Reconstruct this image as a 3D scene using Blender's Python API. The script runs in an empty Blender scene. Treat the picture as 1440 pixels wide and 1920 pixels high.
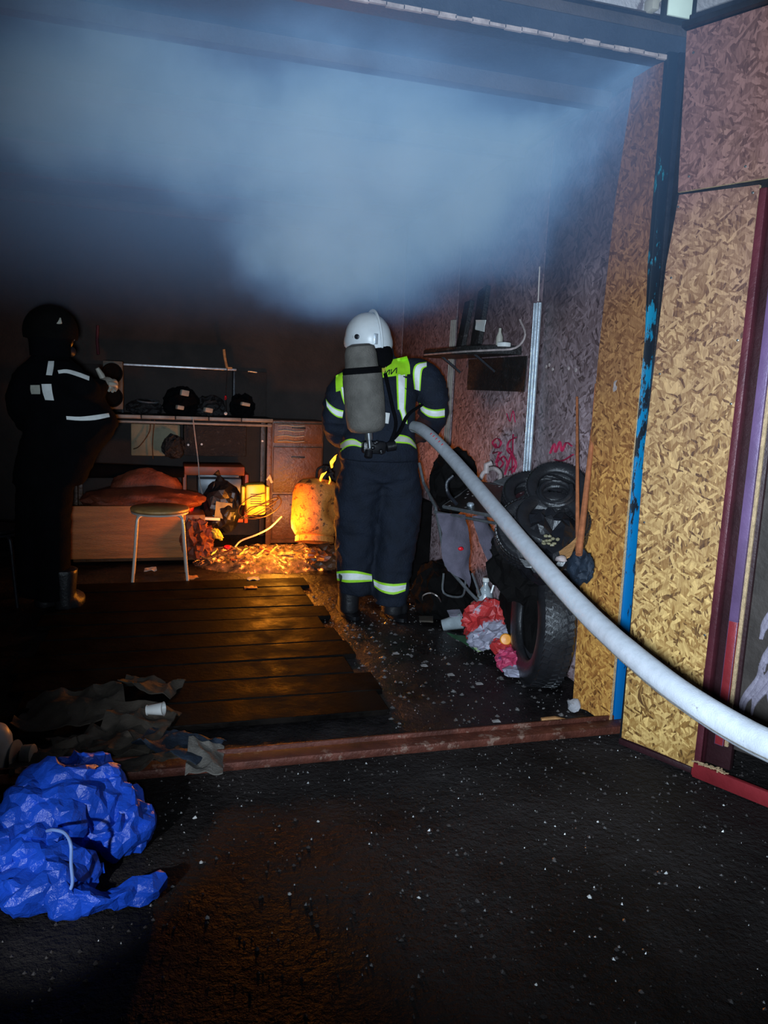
import bpy, bmesh, math, random
from mathutils import Vector, Matrix, noise
from mathutils.bvhtree import BVHTree
random.seed(7)
R = math.radians
C = bpy.context.scene.collection
sc = bpy.context.scene

# ------------------------------------------------------------------ camera
cam = bpy.data.cameras.new('camera'); co = bpy.data.objects.new('camera', cam); C.objects.link(co)
cam.sensor_fit = 'VERTICAL'; cam.sensor_height = 24.0; cam.lens = 24.0 * 1442 / 1920
cam.clip_start = 0.02; cam.clip_end = 60
yaw, pit, rol = R(16.5), R(9.1), R(2.5)
fw = Vector((math.sin(yaw)*math.cos(pit), math.cos(yaw)*math.cos(pit), -math.sin(pit)))
rt = Vector((math.cos(yaw), -math.sin(yaw), 0)); up = rt.cross(fw)
rx = math.cos(rol)*rt + math.sin(rol)*up; ux = -math.sin(rol)*rt + math.cos(rol)*up
M = Matrix((rx, ux, -fw)).transposed().to_4x4(); M.translation = (0, 0, 1.4)
co.matrix_world = M; sc.camera = co
CAM = Vector((0, 0, 1.4))

# ------------------------------------------------------------------ world, exposure
w = bpy.data.worlds.new('night'); sc.world = w; w.use_nodes = True
w.node_tree.nodes['Background'].inputs[0].default_value = (0.25, 0.4, 0.8, 1)
w.node_tree.nodes['Background'].inputs[1].default_value = 0.0035
sc.view_settings.view_transform = 'Standard'; sc.view_settings.look = 'None'
sc.view_settings.gamma = 1; sc.view_settings.exposure = 0.0
sc.view_settings.use_curve_mapping = False
sc.cycles.volume_max_steps = 128; sc.cycles.volume_bounces = 0; sc.cycles.max_bounces = 6

# ------------------------------------------------------------------ lights
def lamp(name, typ, loc, power, col, aim=None, **k):
    l = bpy.data.lights.new(name, typ); l.energy = power; l.color = col
    for a, v in k.items(): setattr(l, a, v)
    o = bpy.data.objects.new(name, l); C.objects.link(o); o.location = loc
    if aim: o.rotation_euler = (Vector(aim) - Vector(loc)).to_track_quat('-Z', 'Y').to_euler()
    return o
# the crew's floodlight: low, left of the camera, aimed through the opening at the right-hand wall
lamp('floodlight_beam', 'SPOT', (-0.05, 0.00, 1.345), 780, (0.68, 0.84, 1.0), (1.55, 2.7, 1.65), spot_size=R(98), spot_blend=1.0, shadow_soft_size=0.05)
# spot added low at the left to brighten the bag and throw its shadow
lamp('bag_fill_spot', 'SPOT', (-0.75, 0.75, 0.75), 85, (0.78, 0.88, 1.0), (-0.16, 2.22, 0.05), spot_size=R(26), spot_blend=0.8, shadow_soft_size=0.02)
lamp('fire_glow', 'POINT', (0.80, 5.60, 0.42), 30, (1.0, 0.27, 0.018), shadow_soft_size=0.10)
lamp('fire_glow_low', 'POINT', (0.90, 5.92, 0.26), 24, (1.0, 0.36, 0.03), shadow_soft_size=0.06)

# ------------------------------------------------------------------ materials
MATS = {}
class NT:
    def __init__(s, m): s.t = m.node_tree; s.n = s.t.nodes; s.l = s.t.links
    def add(s, typ, **k):
        nd = s.n.new(typ)
        for a, v in k.items():
            if a.startswith('i_'):
                key = a[2:]; key = int(key) if key.isdigit() else key.replace('_', ' ')
                if hasattr(v, 'is_output') or isinstance(v, bpy.types.NodeSocket): s.l.new(v, nd.inputs[key])
                else: nd.inputs[key].default_value = v
            else: setattr(nd, a, v)
        return nd
    def link(s, a, b): s.l.new(a, b)
    def mix(s, f, a, b, typ='MIX'):
        nd = s.n.new('ShaderNodeMix'); nd.data_type = 'RGBA'; nd.blend_type = typ
        for i, v in ((0, f), (6, a), (7, b)):
            if isinstance(v, bpy.types.NodeSocket): s.l.new(v, nd.inputs[i])
            else: nd.inputs[i].default_value = v
        return nd.outputs[2]
    def math(s, op, a, b=0.0, c=0.0, clamp=False):
        nd = s.n.new('ShaderNodeMath'); nd.operation = op; nd.use_clamp = clamp
        for i, v in enumerate((a, b, c)):
            if isinstance(v, bpy.types.NodeSocket): s.l.new(v, nd.inputs[i])
            else: nd.inputs[i].default_value = v
        return nd.outputs[0]
    def ramp(s, f, stops, interp='LINEAR'):
        nd = s.n.new('ShaderNodeValToRGB'); cr = nd.color_ramp; cr.interpolation = interp
        while len(cr.elements) < len(stops): cr.elements.new(0.5)
        for e, (p, c) in zip(cr.elements, stops): e.position = p; e.color = c if len(c) == 4 else (*c, 1)
        s.l.new(f, nd.inputs[0]); return nd.outputs[0]

def new_mat(name):
    m = bpy.data.materials.new(name); m.use_nodes = True; MATS[name] = m
    t = NT(m); b = m.node_tree.nodes['Principled BSDF']; return m, t, b
def c4(c): return (c[0], c[1], c[2], 1)

def mat(name, col, rough=0.6, metal=0.0, var=0.3, scale=8.0, bump=0.0, bscale=40.0, col2=None, cut=0.5, coat=0.0, stretch=(1, 1, 1), spec=0.5):
    """one colour broken by noise (grime), optional second colour in patches, fine bump"""
    m, t, b = new_mat(name)
    tc = t.add('ShaderNodeTexCoord'); mp = t.add('ShaderNodeMapping', i_Vector=tc.outputs['Object'], i_Scale=stretch)
    n = t.add('ShaderNodeTexNoise', i_Vector=mp.outputs[0], i_Scale=scale, i_Detail=5.0, i_Roughness=0.6)
    a = c4([v*(1-var) for v in col]); z = c4([min(1, v*(1+var)) for v in col])
    o = t.ramp(n.outputs[0], [(0.3, a), (0.7, z)])
    if col2:
        n2 = t.add('ShaderNodeTexNoise', i_Vector=mp.outputs[0], i_Scale=scale*1.7, i_Detail=7.0, i_Roughness=0.68)
        f = t.ramp(n2.outputs[0], [(cut-0.03, (0, 0, 0)), (cut+0.03, (1, 1, 1))])
        o = t.mix(f, o, c4(col2))
    t.link(o, b.inputs['Base Color'])
    b.inputs['Roughness'].default_value = rough; b.inputs['Metallic'].default_value = metal
    b.inputs['Specular IOR Level'].default_value = spec
    if coat: b.inputs['Coat Weight'].default_value = coat
    if bump:
        n3 = t.add('ShaderNodeTexNoise', i_Vector=mp.outputs[0], i_Scale=bscale, i_Detail=6.0, i_Roughness=0.65)
        bp = t.add('ShaderNodeBump', i_Height=n3.outputs[0], i_Strength=bump, i_Distance=0.02)
        t.link(bp.outputs[0], b.inputs['Normal'])
    return m

def osb(name, axis, lo, hi, pale, mid, dark, soot, s0, s1, sootmax=0.9, sc_=1.0):
    """oriented strand board: elongated voronoi flakes in three directions, real soot stain towards the top"""
    m, t, b = new_mat(name)
    g = t.add('ShaderNodeNewGeometry'); sp = t.add('ShaderNodeSeparateXYZ', i_Vector=g.outputs['Position'])
    # coordinate along the board: axis = direction in plan
    al = t.math('ADD', t.math('MULTIPLY', sp.outputs[0], axis[0]), t.math('MULTIPLY', sp.outputs[1], axis[1]))
    cb = t.add('ShaderNodeCombineXYZ', i_0=al, i_1=sp.outputs[2], i_2=0.0)
    nz = t.add('ShaderNodeTexNoise', i_Vector=cb.outputs[0], i_Scale=9.0, i_Detail=3.0)
    wv = t.add('ShaderNodeVectorMath', operation='MULTIPLY_ADD', i_0=nz.outputs[1], i_1=(0.03, 0.03, 0), i_2=cb.outputs[0])
    lay = []
    for k, (ang, sx, sy) in enumerate(((12, 95, 15), (-22, 120, 21), (48, 100, 24), (-66, 120, 36))):
        vr = t.add('ShaderNodeMapping', i_Vector=wv.outputs[0], i_Rotation=(0, 0, R(ang)))
        vs = t.add('ShaderNodeMapping', i_Vector=vr.outputs[0], i_Scale=(sx*sc_, sy*sc_, 1), i_Location=(k*7.3, k*3.1, 0))
        v = t.add('ShaderNodeTexVoronoi', voronoi_dimensions='2D', i_Vector=vs.outputs[0], i_Scale=1.0)
        s3 = t.add('ShaderNodeSeparateXYZ', i_Vector=v.outputs['Color'])
        lay.append(s3)
    val = lay[0].outputs[0]; hgt = val
    for k in (1, 2, 3):
        f = t.math('GREATER_THAN', lay[k].outputs[1], (0, 0.5, 0.62, 0.74)[k])
        md = t.add('ShaderNodeMix', data_type='FLOAT'); t.link(f, md.inputs[0]); t.link(val, md.inputs[2]); t.link(lay[k].outputs[0], md.inputs[3]); val = md.outputs[0]
    gr = t.add('ShaderNodeTexNoise', i_Vector=t.add('ShaderNodeMapping', i_Vector=wv.outputs[0], i_Scale=(160, 24, 1)).outputs[0], i_Scale=1.0, i_Detail=3.0)
    val2 = t.math('ADD', t.math('MULTIPLY', val, 0.8), t.math('MULTIPLY', t.math('SUBTRACT', gr.outputs[0], 0.5), 0.5))
    val2 = t.math('ADD', val2, 0.1)
    col = t.ramp(val2, [(0.08, dark), (0.24, mid), (0.55, [(a+b_)/2 for a, b_ in zip(mid, pale)]), (0.8, pale), (1.0, [min(1, c*1.35) for c in pale])])
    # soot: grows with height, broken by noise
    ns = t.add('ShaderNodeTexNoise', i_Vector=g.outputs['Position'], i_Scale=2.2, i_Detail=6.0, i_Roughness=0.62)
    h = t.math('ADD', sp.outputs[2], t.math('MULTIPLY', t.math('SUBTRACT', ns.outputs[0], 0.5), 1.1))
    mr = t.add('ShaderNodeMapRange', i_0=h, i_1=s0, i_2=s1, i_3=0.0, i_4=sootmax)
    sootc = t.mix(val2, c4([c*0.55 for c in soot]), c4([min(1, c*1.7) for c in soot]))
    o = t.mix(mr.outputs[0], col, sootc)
    t.link(o, b.inputs['Base Color']); b.inputs['Roughness'].default_value = 0.5; b.inputs['Specular IOR Level'].default_value = 0.35
    bp = t.add('ShaderNodeBump', i_Height=val2, i_Strength=0.55, i_Distance=0.006); t.link(bp.outputs[0], b.inputs['Normal'])
    return m

def emit(name, c1, c2, strength, scale=30.0):
    m, t, b = new_mat(name)
    tc = t.add('ShaderNodeTexCoord'); n = t.add('ShaderNodeTexNoise', i_Vector=tc.outputs['Object'], i_Scale=scale, i_Detail=3.0)
    o = t.ramp(n.outputs[0], [(0.35, c4(c1)), (0.65, c4(c2))])
    t.link(o, b.inputs['Emission Color']); b.inputs['Emission Strength'].default_value = strength
    b.inputs['Base Color'].default_value = (0.02, 0.01, 0.01, 1)
    return m

def embers(name, strength=6.0, scale=14.0, lo=0.56):
    """charred wood whose cracks glow"""
    m, t, b = new_mat(name)
    tc = t.add('ShaderNodeTexCoord'); n = t.add('ShaderNodeTexNoise', i_Vector=tc.outputs['Object'], i_Scale=scale, i_Detail=6.0, i_Roughness=0.7)
    f = t.ramp(n.outputs[0], [(lo, (0, 0, 0)), (lo+0.09, (1, 1, 1))])
    o = t.ramp(n.outputs[0], [(lo, (1.0, 0.10, 0.01)), (lo+0.14, (1.0, 0.55, 0.06))])
    t.link(o, b.inputs['Emission Color']); t.link(t.math('MULTIPLY', f, strength), b.inputs['Emission Strength'])
    n2 = t.add('ShaderNodeTexNoise', i_Vector=tc.outputs['Object'], i_Scale=scale*2.0)
    t.link(t.ramp(n2.outputs[0], [(0.35, (0.02, 0.012, 0.01)), (0.7, (0.20, 0.13, 0.09))]), b.inputs['Base Color'])
    b.inputs['Roughness'].default_value = 0.7
    bp = t.add('ShaderNodeBump', i_Height=n.outputs[0], i_Strength=0.8, i_Distance=0.03); t.link(bp.outputs[0], b.inputs['Normal'])
    return m

def wet_ground(name, c1, c2, rough0, rough1, bump, dist, big, fine, glint=None):
    m, t, b = new_mat(name)
    g = t.add('ShaderNodeNewGeometry')
    n = t.add('ShaderNodeTexNoise', i_Vector=g.outputs['Position'], i_Scale=big, i_Detail=6.0, i_Roughness=0.62)
    n2 = t.add('ShaderNodeTexNoise', i_Vector=g.outputs['Position'], i_Scale=fine, i_Detail=4.0, i_Roughness=0.7)
    t.link(t.ramp(n.outputs[0], [(0.35, c4(c1)), (0.68, c4(c2))]), b.inputs['Base Color'])
    mr = t.add('ShaderNodeMapRange', i_0=n.outputs[0], i_1=0.35, i_2=0.65, i_3=rough0, i_4=rough1); t.link(mr.outputs[0], b.inputs['Roughness'])
    h = t.math('ADD', n2.outputs[0], t.math('MULTIPLY', n.outputs[0], 0.6))
    b.inputs['Specular IOR Level'].default_value = 0.5
    b.inputs['IOR'].default_value = 1.09 if 'board' in name else (1.12 if name == 'asphalt' else 1.4)
    bp = t.add('ShaderNodeBump', i_Height=h, i_Strength=bump, i_Distance=dist); t.link(bp.outputs[0], b.inputs['Normal'])
    return m

G_AX = (0.443, -0.897); S_AX = (0.18, -0.983)
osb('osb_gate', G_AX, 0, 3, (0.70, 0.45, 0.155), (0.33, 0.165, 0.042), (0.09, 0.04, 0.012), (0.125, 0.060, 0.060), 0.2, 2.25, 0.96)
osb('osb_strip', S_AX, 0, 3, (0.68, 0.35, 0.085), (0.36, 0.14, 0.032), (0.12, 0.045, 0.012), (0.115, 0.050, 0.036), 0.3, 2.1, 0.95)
osb('osb_wall', (0, 1), 0, 3, (0.42, 0.31, 0.33), (0.22, 0.145, 0.15), (0.06, 0.035, 0.035), (0.07, 0.042, 0.045), 1.0, 2.1, 0.97, 0.75)
wet_ground('asphalt', (0.011, 0.0100, 0.0100), (0.036, 0.031, 0.030), 0.34, 0.6, 1.0, 0.022, 2.2, 40)
wet_ground('garage_dirt', (0.004, 0.0035, 0.004), (0.024, 0.020, 0.020), 0.16, 0.5, 1.0, 0.012, 3.5, 38)
wet_ground('wet_board', (0.0015, 0.0014, 0.0014), (0.012, 0.0095, 0.0082), 0.45, 0.8, 0.5, 0.006, 5.0, 30)
mat('rust_rail', (0.13, 0.038, 0.024), 0.5, 0.3, 0.5, 9, 0.4, 60, (0.28, 0.17, 0.13), 0.60)
mat('red_paint', (0.25, 0.022, 0.028), 0.38, 0.1, 0.3, 5, 0.15, 50)
mat('maroon_paint', (0.085, 0.016, 0.024), 0.42, 0.1, 0.35, 6, 0.2, 50)
mat('mauve_paint', (0.13, 0.075, 0.16), 0.4, 0.1, 0.3, 5, 0.15, 50)
def post_paint():
    m, t, b = new_mat('blue_post'); g = t.add('ShaderNodeNewGeometry'); sp = t.add('ShaderNodeSeparateXYZ', i_Vector=g.outputs['Position'])
    mp = t.add('ShaderNodeMapping', i_Vector=g.outputs['Position'], i_Scale=(30, 30, 9)); n = t.add('ShaderNodeTexNoise', i_Vector=mp.outputs[0], i_Scale=1.0, i_Detail=7.0, i_Roughness=0.7)
    base = t.ramp(t.math('MULTIPLY', sp.outputs[2], 0.37), [(0.1, (0.0, 0.12, 0.36)), (0.45, (0.0, 0.16, 0.34)), (0.8, (0.01, 0.17, 0.22))])
    # soot and flaked paint increase upwards; sound paint near the foot
    k = t.add('ShaderNodeMapRange', i_0=sp.outputs[2], i_1=0.2, i_2=2.75, i_3=0.36, i_4=0.70)
    f = t.ramp(t.math('SUBTRACT', t.math('ADD', n.outputs[0], k.outputs[0]), 0.5), [(0.49, (0, 0, 0)), (0.53, (1, 1, 1))])
    t.link(t.mix(f, base, (0.008, 0.013, 0.020, 1)), b.inputs['Base Color']); b.inputs['Roughness'].default_value = 0.42
    bp = t.add('ShaderNodeBump', i_Height=f, i_Strength=0.3, i_Distance=0.002); t.link(bp.outputs[0], b.inputs['Normal'])
post_paint()
mat('dark_maroon', (0.030, 0.008, 0.011), 0.5, 0.1, 0.35, 6, 0.2, 50)  # darker maroon, carries the recess shade of the door frame web
mat('dark_steel', (0.016, 0.018, 0.024), 0.4, 0.3, 0.5, 9, 0.2, 60)
mat('raw_osb_edge', (0.52, 0.36, 0.20), 0.8, 0, 0.3, 60, 0.6, 120)
mat('plaster', (0.36, 0.35, 0.37), 0.85, 0, 0.15, 5, 0.5, 40, (0.13, 0.11, 0.12), 0.60)
mat('ceiling_soot', (0.045, 0.036, 0.034), 0.8, 0, 0.4, 4, 0.4, 30)
mat('lintel_paint', (0.030, 0.036, 0.05), 0.5, 0.1, 0.3, 5, 0.2, 40)
mat('pale_trim', (0.32, 0.26, 0.25), 0.6, 0, 0.4, 20, 0.3, 60)
mat('soot_wall', (0.022, 0.015, 0.013), 0.8, 0, 0.5, 3, 0.4, 30)
mat('galvanised', (0.42, 0.47, 0.52), 0.38, 0.6, 0.3, 12, 0.1, 60)
mat('lamp_housing', (0.03, 0.035, 0.035), 0.4, 0.3, 0.2)
mat('lamp_glass', (0.62, 0.72, 0.62), 0.25, 0, 0.08, 6)
mat('black_plastic', (0.008, 0.008, 0.010), 0.32, 0, 0.3, 10, 0.15, 60)
mat('charred', (0.010, 0.009, 0.010), 0.5, 0, 0.5, 14, 0.7, 60, (0.05, 0.045, 0.045), 0.62)
mat('rubber', (0.013, 0.013, 0.015), 0.33, 0, 0.35, 9, 0.25, 70, (0.05, 0.045, 0.042), 0.66)
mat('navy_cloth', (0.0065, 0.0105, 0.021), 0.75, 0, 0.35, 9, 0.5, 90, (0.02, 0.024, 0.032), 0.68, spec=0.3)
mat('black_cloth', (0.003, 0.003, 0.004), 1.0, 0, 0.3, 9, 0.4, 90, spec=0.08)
mat('deep_soot', (0.004, 0.0035, 0.0035), 0.9, 0, 0.4, 9, 0.4, 60, spec=0.1)
mat('grey_cloth', (0.105, 0.092, 0.125), 0.8, 0, 0.25, 14, 0.5, 200)
mat('silver_tape', (0.80, 0.83, 0.80), 0.45, 0, 0.1, 30, 0.2, 300)
mat('lime_tape', (0.36, 0.75, 0.02), 0.55, 0, 0.12, 20, 0.15, 200)
mat('dim_tape', (0.50, 0.50, 0.42), 0.5, 0, 0.15, 30)
mat('emblem_gold', (0.45, 0.42, 0.05), 0.6, 0, 0.4, 60)
mat('helmet_white', (0.66, 0.70, 0.72), 0.35, 0, 0.10, 10, 0.05, 60, (0.42, 0.44, 0.45), 0.66)
mat('cylinder_cover', (0.125, 0.115, 0.10), 0.75, 0, 0.3, 12, 0.5, 120)
mat('skin', (0.45, 0.27, 0.2), 0.6, 0, 0.1)
mat('hose_canvas', (0.43, 0.45, 0.49), 0.6, 0, 0.12, 30, 0.25, 260, (0.24, 0.22, 0.24), 0.68)
mat('red_stencil', (0.5, 0.05, 0.06), 0.6, 0, 0.3, 60)
mat('blue_bag', (0.012, 0.075, 0.55), 0.28, 0, 0.25, 6, 0.45, 22, coat=0.0)
mat('bag_cord', (0.22, 0.36, 0.75), 0.5, 0, 0.1)
mat('white_plastic', (0.62, 0.62, 0.60), 0.4, 0, 0.12, 12)
mat('aged_plastic', (0.34, 0.32, 0.27), 0.5, 0, 0.2, 12)
mat('clear_plastic', (0.30, 0.34, 0.36), 0.15, 0, 0.2, 20, 0.2, 30, coat=0.5)
mat('red_bag', (0.48, 0.035, 0.035), 0.35, 0, 0.3, 7, 0.4, 30, (0.42, 0.34, 0.40), 0.58)
mat('pink_bag', (0.50, 0.05, 0.12), 0.35, 0, 0.3, 9, 0.4, 40, (0.10, 0.06, 0.16), 0.60)
mat('grey_film', (0.30, 0.29, 0.36), 0.3, 0, 0.25, 9, 0.3, 40, (0.36, 0.06, 0.1), 0.62)
mat('blue_wrap', (0.02, 0.17, 0.60), 0.35, 0, 0.2, 20)
mat('leaf_print', (0.03, 0.09, 0.045), 0.4, 0, 0.3, 12, 0.1, 40)
mat('lime_print', (0.45, 0.62, 0.25), 0.45, 0, 0.2, 30, 0, 40, (0.65, 0.68, 0.62), 0.5)
mat('orange_fruit', (0.85, 0.30, 0.01), 0.4, 0, 0.1, 12)
mat('red_plastic', (0.60, 0.01, 0.02), 0.35, 0, 0.1)
mat('orange_wood', (0.38, 0.14, 0.035), 0.45, 0, 0.3, 9, 0.3, 60, stretch=(0.3, 1, 3))
mat('sofa_red', (0.16, 0.035, 0.014), 0.6, 0, 0.4, 8, 0.4, 60)
mat('brown_cabinet', (0.10, 0.042, 0.018), 0.35, 0, 0.35, 7, 0.3, 30)
mat('beige_panel', (0.19, 0.17, 0.10), 0.6, 0, 0.3, 6, 0.2, 40, (0.05, 0.04, 0.03), 0.62)
mat('orange_shelf', (0.42, 0.07, 0.015), 0.5, 0, 0.3, 8)
mat('grey_metal', (0.16, 0.18, 0.20), 0.4, 0.3, 0.25, 10)
mat('counter_edge', (0.20, 0.175, 0.15), 0.5, 0.2, 0.3, 12)
mat('yellow_plastic', (0.75, 0.55, 0.05), 0.4, 0, 0.15, 10)
mat('rusty_tank', (0.70, 0.24, 0.04), 0.55, 0.1, 0.25, 14, 0.4, 60, (0.16, 0.05, 0.015), 0.585)
mat('copper_rod', (0.36, 0.12, 0.05), 0.5, 0.2, 0.3, 30)
mat('stool_seat', (0.50, 0.27, 0.09), 0.45, 0, 0.35, 12, 0.2, 60)
mat('white_tube', (0.62, 0.55, 0.48), 0.35, 0.2, 0.12)
mat('cable', (0.05, 0.025, 0.012), 0.5)
mat('white_cable', (0.42, 0.36, 0.33), 0.5)
mat('cardboard', (0.045, 0.034, 0.024), 0.8, 0, 0.45, 7, 0.4, 30)
mat('splinter', (0.42, 0.20, 0.07), 0.7, 0, 0.3, 30, 0.4, 80, stretch=(0.3, 1, 1))
mat('chip', (0.28, 0.26, 0.25), 0.45, 0, 0.5, 3)
mat('chip_dark', (0.10, 0.092, 0.09), 0.35, 0, 0.8, 2)
mat('stone_grain', (0.06, 0.052, 0.05), 0.30, 0, 0.6, 20)
mat('frame_edge', (0.16, 0.17, 0.18), 0.35, 0.5, 0.3, 40)
mat('grey_swirl', (0.055, 0.045, 0.040), 0.5, 0, 0.4, 6, 0.3, 30)
mat('foil_grey', (0.27, 0.24, 0.30), 0.45, 0, 0.35, 12, 0.5, 30)
mat('graffiti_red', (0.32, 0.012, 0.05), 0.6, 0, 0.3, 40)
mat('black_ink', (0.01, 0.012, 0.01), 0.6)
mat('brass_fitting', (0.35, 0.37, 0.38), 0.25, 0.9, 0.2, 30)
mat('blue_cloth', (0.006, 0.014, 0.028), 0.7, 0, 0.3, 10, 0.4, 60)
emit('flame', (1.0, 0.22, 0.01), (1.0, 0.70, 0.05), 2.6, 40)
embers('ember_wood', 2.6, 16.0, 0.55)
embers('ember_ash', 2.6, 11.0, 0.545)
embers('char_stick', 3.0, 20.0, 0.62)

# ------------------------------------------------------------------ mesh helpers
def bx(bm, c, s, rot=None, mi=0, bevel=0.0):
    r = bmesh.ops.create_cube(bm, size=1.0); vs = r['verts']
    mt = Matrix.Translation(Vector(c)) @ (rot.to_4x4() if rot is not None else Matrix.Identity(4)) @ Matrix.Diagonal((*s, 1))
    bmesh.ops.transform(bm, matrix=mt, verts=vs)
    fs = {f for v in vs for f in v.link_faces}
    for f in fs: f.material_index = mi
    if bevel:
        es = {e for v in vs for e in v.link_edges}
        bmesh.ops.bevel(bm, geom=list(es), offset=bevel, segments=2, affect='EDGES', profile=0.5)
def frame_of(d):
    d = d.normalized(); a = Vector((0, 0, 1)) if abs(d.z) < 0.9 else Vector((1, 0, 0))
    x = d.cross(a).normalized(); return x, d.cross(x).normalized()
def smooth_path(pts, n=6):
    pts = [Vector(p) for p in pts]
    if len(pts) < 3: return pts
    P = [2*pts[0]-pts[1]] + pts + [2*pts[-1]-pts[-2]]; out = []
    for i in range(1, len(P)-2):
        a, b, c, d = P[i-1:i+3]
        for k in range(n):
            u = k/n
            out.append(0.5*((2*b)+(c-a)*u+(2*a-5*b+4*c-d)*u*u+(3*b-a-3*c+d)*u**3))
    out.append(pts[-1]); return out
def lerp_list(v, t):
    x = t*(len(v)-1); i = min(int(x), len(v)-2); f = x-i; return v[i]*(1-f)+v[i+1]*f
def tube(bm, pts, r, seg=10, cap=True, flat=1.0, mi=0, sm=0):
    P = smooth_path(pts, sm) if sm else [Vector(p) for p in pts]
    n = len(P); rr = r if isinstance(r, (list, tuple)) else [r, r]
    rings = []; X = None
    for i, p in enumerate(P):
        d = (P[min(i+1, n-1)]-P[max(i-1, 0)])
        if X is None: X, Y = frame_of(d)
        else:
            dn = d.normalized(); X = (X-dn*X.dot(dn)).normalized(); Y = dn.cross(X)
        q = lerp_list(rr, i/max(1, n-1))
        rings.append([bm.verts.new(p+X*math.cos(a)*q+Y*math.sin(a)*q*flat) for a in [2*math.pi*k/seg for k in range(seg)]])
    for i in range(n-1):
        for k in range(seg):
            f = bm.faces.new((rings[i][k], rings[i][(k+1) % seg], rings[i+1][(k+1) % seg], rings[i+1][k])); f.material_index = mi
    if cap:
        bm.faces.new(rings[0][::-1]).material_index = mi; bm.faces.new(rings[-1]).material_index = mi
    return rings
def lathe(bm, prof, c=(0, 0, 0), axis=(0, 0, 1), seg=32, close=False, mi=0):
    c = Vector(c); ax = Vector(axis).normalized(); X, Y = frame_of(ax); rings = []
    for (r, h) in prof:
        rings.append([bm.verts.new(c+ax*h+(X*math.cos(a)+Y*math.sin(a))*max(r, 1e-4)) for a in [2*math.pi*k/seg for k in range(seg)]])
    m = len(rings)
    for i in range(m if close else m-1):
        A, B = rings[i], rings[(i+1) % m]
        for k in range(seg):
            f = bm.faces.new((A[k], A[(k+1) % seg], B[(k+1) % seg], B[k])); f.material_index = mi
    if not close:
        if prof[0][0] > 1e-3: bm.faces.new(rings[0][::-1]).material_index = mi
        if prof[-1][0] > 1e-3: bm.faces.new(rings[-1]).material_index = mi
def blob(bm, c, r, sub=3, amp=0.0, freq=3.0, seed=0.0, rot=None, flatz=None, ridge=False):
    q = bmesh.ops.create_icosphere(bm, subdivisions=sub, radius=1.0); c = Vector(c); r = Vector(r)
    for v in q['verts']:
        p = v.co.copy(); s = p*freq+Vector((seed, seed*1.7, -seed))
        k = noise.noise(s)+0.5*noise.noise(s*2.1)
        if ridge: k = 0.6-abs(noise.noise(s))*2.2+0.35*(0.5-abs(noise.noise(s*2.3))*2)
        p = p*(1+amp*k); p = Vector((p.x*r.x, p.y*r.y, p.z*r.z))
        if rot is not None: p = rot @ p
        v.co = c+p
        if flatz is not None and v.co.z < flatz: v.co.z = flatz+random.random()*0.002
    return q['verts']
def sheet(bm, a, b, c, d, n=8, m=8, amp=0.0, freq=5.0, thick=0.003, seed=0.0, mi=0, ridge=False):
    """crumpled rectangular sheet a-b-c-d with real thickness"""
    a, b, c, d = map(Vector, (a, b, c, d)); nrm = (b-a).cross(d-a).normalized(); L = []
    for s in (0, 1):
        g = []
        for j in range(m+1):
            row = []
            for i in range(n+1):
                u, v = i/n, j/m; p = (a*(1-u)+b*u)*(1-v)+(d*(1-u)+c*u)*v
                q = p*freq+Vector((seed, 0, seed)); k = noise.noise(q)+0.5*noise.noise(q*2.3)
                if ridge: k = 0.5-abs(noise.noise(q))*2+0.4*(0.5-abs(noise.noise(q*2.2))*2)
                row.append(bm.verts.new(p+nrm*(amp*k-s*thick)))
            g.append(row)
        L.append(g)
    def fc(*v): f = bm.faces.new(v); f.material_index = mi
    for j in range(m):
        for i in range(n):
            t, q = L
            fc(t[j][i], t[j][i+1], t[j+1][i+1], t[j+1][i]); fc(q[j][i], q[j+1][i], q[j+1][i+1], q[j][i+1])
    for i in range(n):
        fc(L[0][0][i], L[1][0][i], L[1][0][i+1], L[0][0][i+1]); fc(L[0][m][i], L[0][m][i+1], L[1][m][i+1], L[1][m][i])
    for j in range(m):
        fc(L[0][j][0], L[0][j+1][0], L[1][j+1][0], L[1][j][0]); fc(L[0][j][n], L[1][j][n], L[1][j+1][n], L[0][j+1][n])

def crumple(bm, ratio, seed=0.0, amp=0.006, fr=22):
    for v in bm.verts: v.co += Vector((noise.noise(v.co*fr+Vector((seed, 0, 0))), noise.noise(v.co*fr+Vector((0, seed+5, 0))), noise.noise(v.co*fr+Vector((0, 0, seed+9)))))*amp
    me = bpy.data.meshes.new('tmp'); bm.to_mesh(me); bm.free(); o = bpy.data.objects.new('tmp', me); C.objects.link(o)
    d = o.modifiers.new('d', 'DECIMATE'); d.ratio = ratio; dg = bpy.context.evaluated_depsgraph_get(); dg.update()
    me2 = bpy.data.meshes.new_from_object(o.evaluated_get(dg)); bpy.data.objects.remove(o); bpy.data.meshes.remove(me); q = bmesh.new(); q.from_mesh(me2); bpy.data.meshes.remove(me2); return q
def root_of(o):
    while o.parent: o = o.parent
    return o
def obj(name, bm, m, parent=None, smooth=True, label=None, world=True, kind=None):
    me = bpy.data.meshes.new(name)
    bmesh.ops.recalc_face_normals(bm, faces=bm.faces)
    bm.to_mesh(me); bm.free()
    for x in (m if isinstance(m, (list, tuple)) else [m]): me.materials.append(MATS[x])
    o = bpy.data.objects.new(name, me); C.objects.link(o)
    if smooth:
        me.shade_smooth()
        try: me.set_sharp_from_angle(angle=R(38))
        except Exception: pass
    if parent:
        o.parent = parent
        if world:
            r = root_of(parent)
            me.transform((Matrix.Translation(r.location) @ r.rotation_euler.to_matrix().to_4x4()).inverted())
    if label: o['label'] = label
    if kind: o['kind'] = kind
    return o
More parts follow.
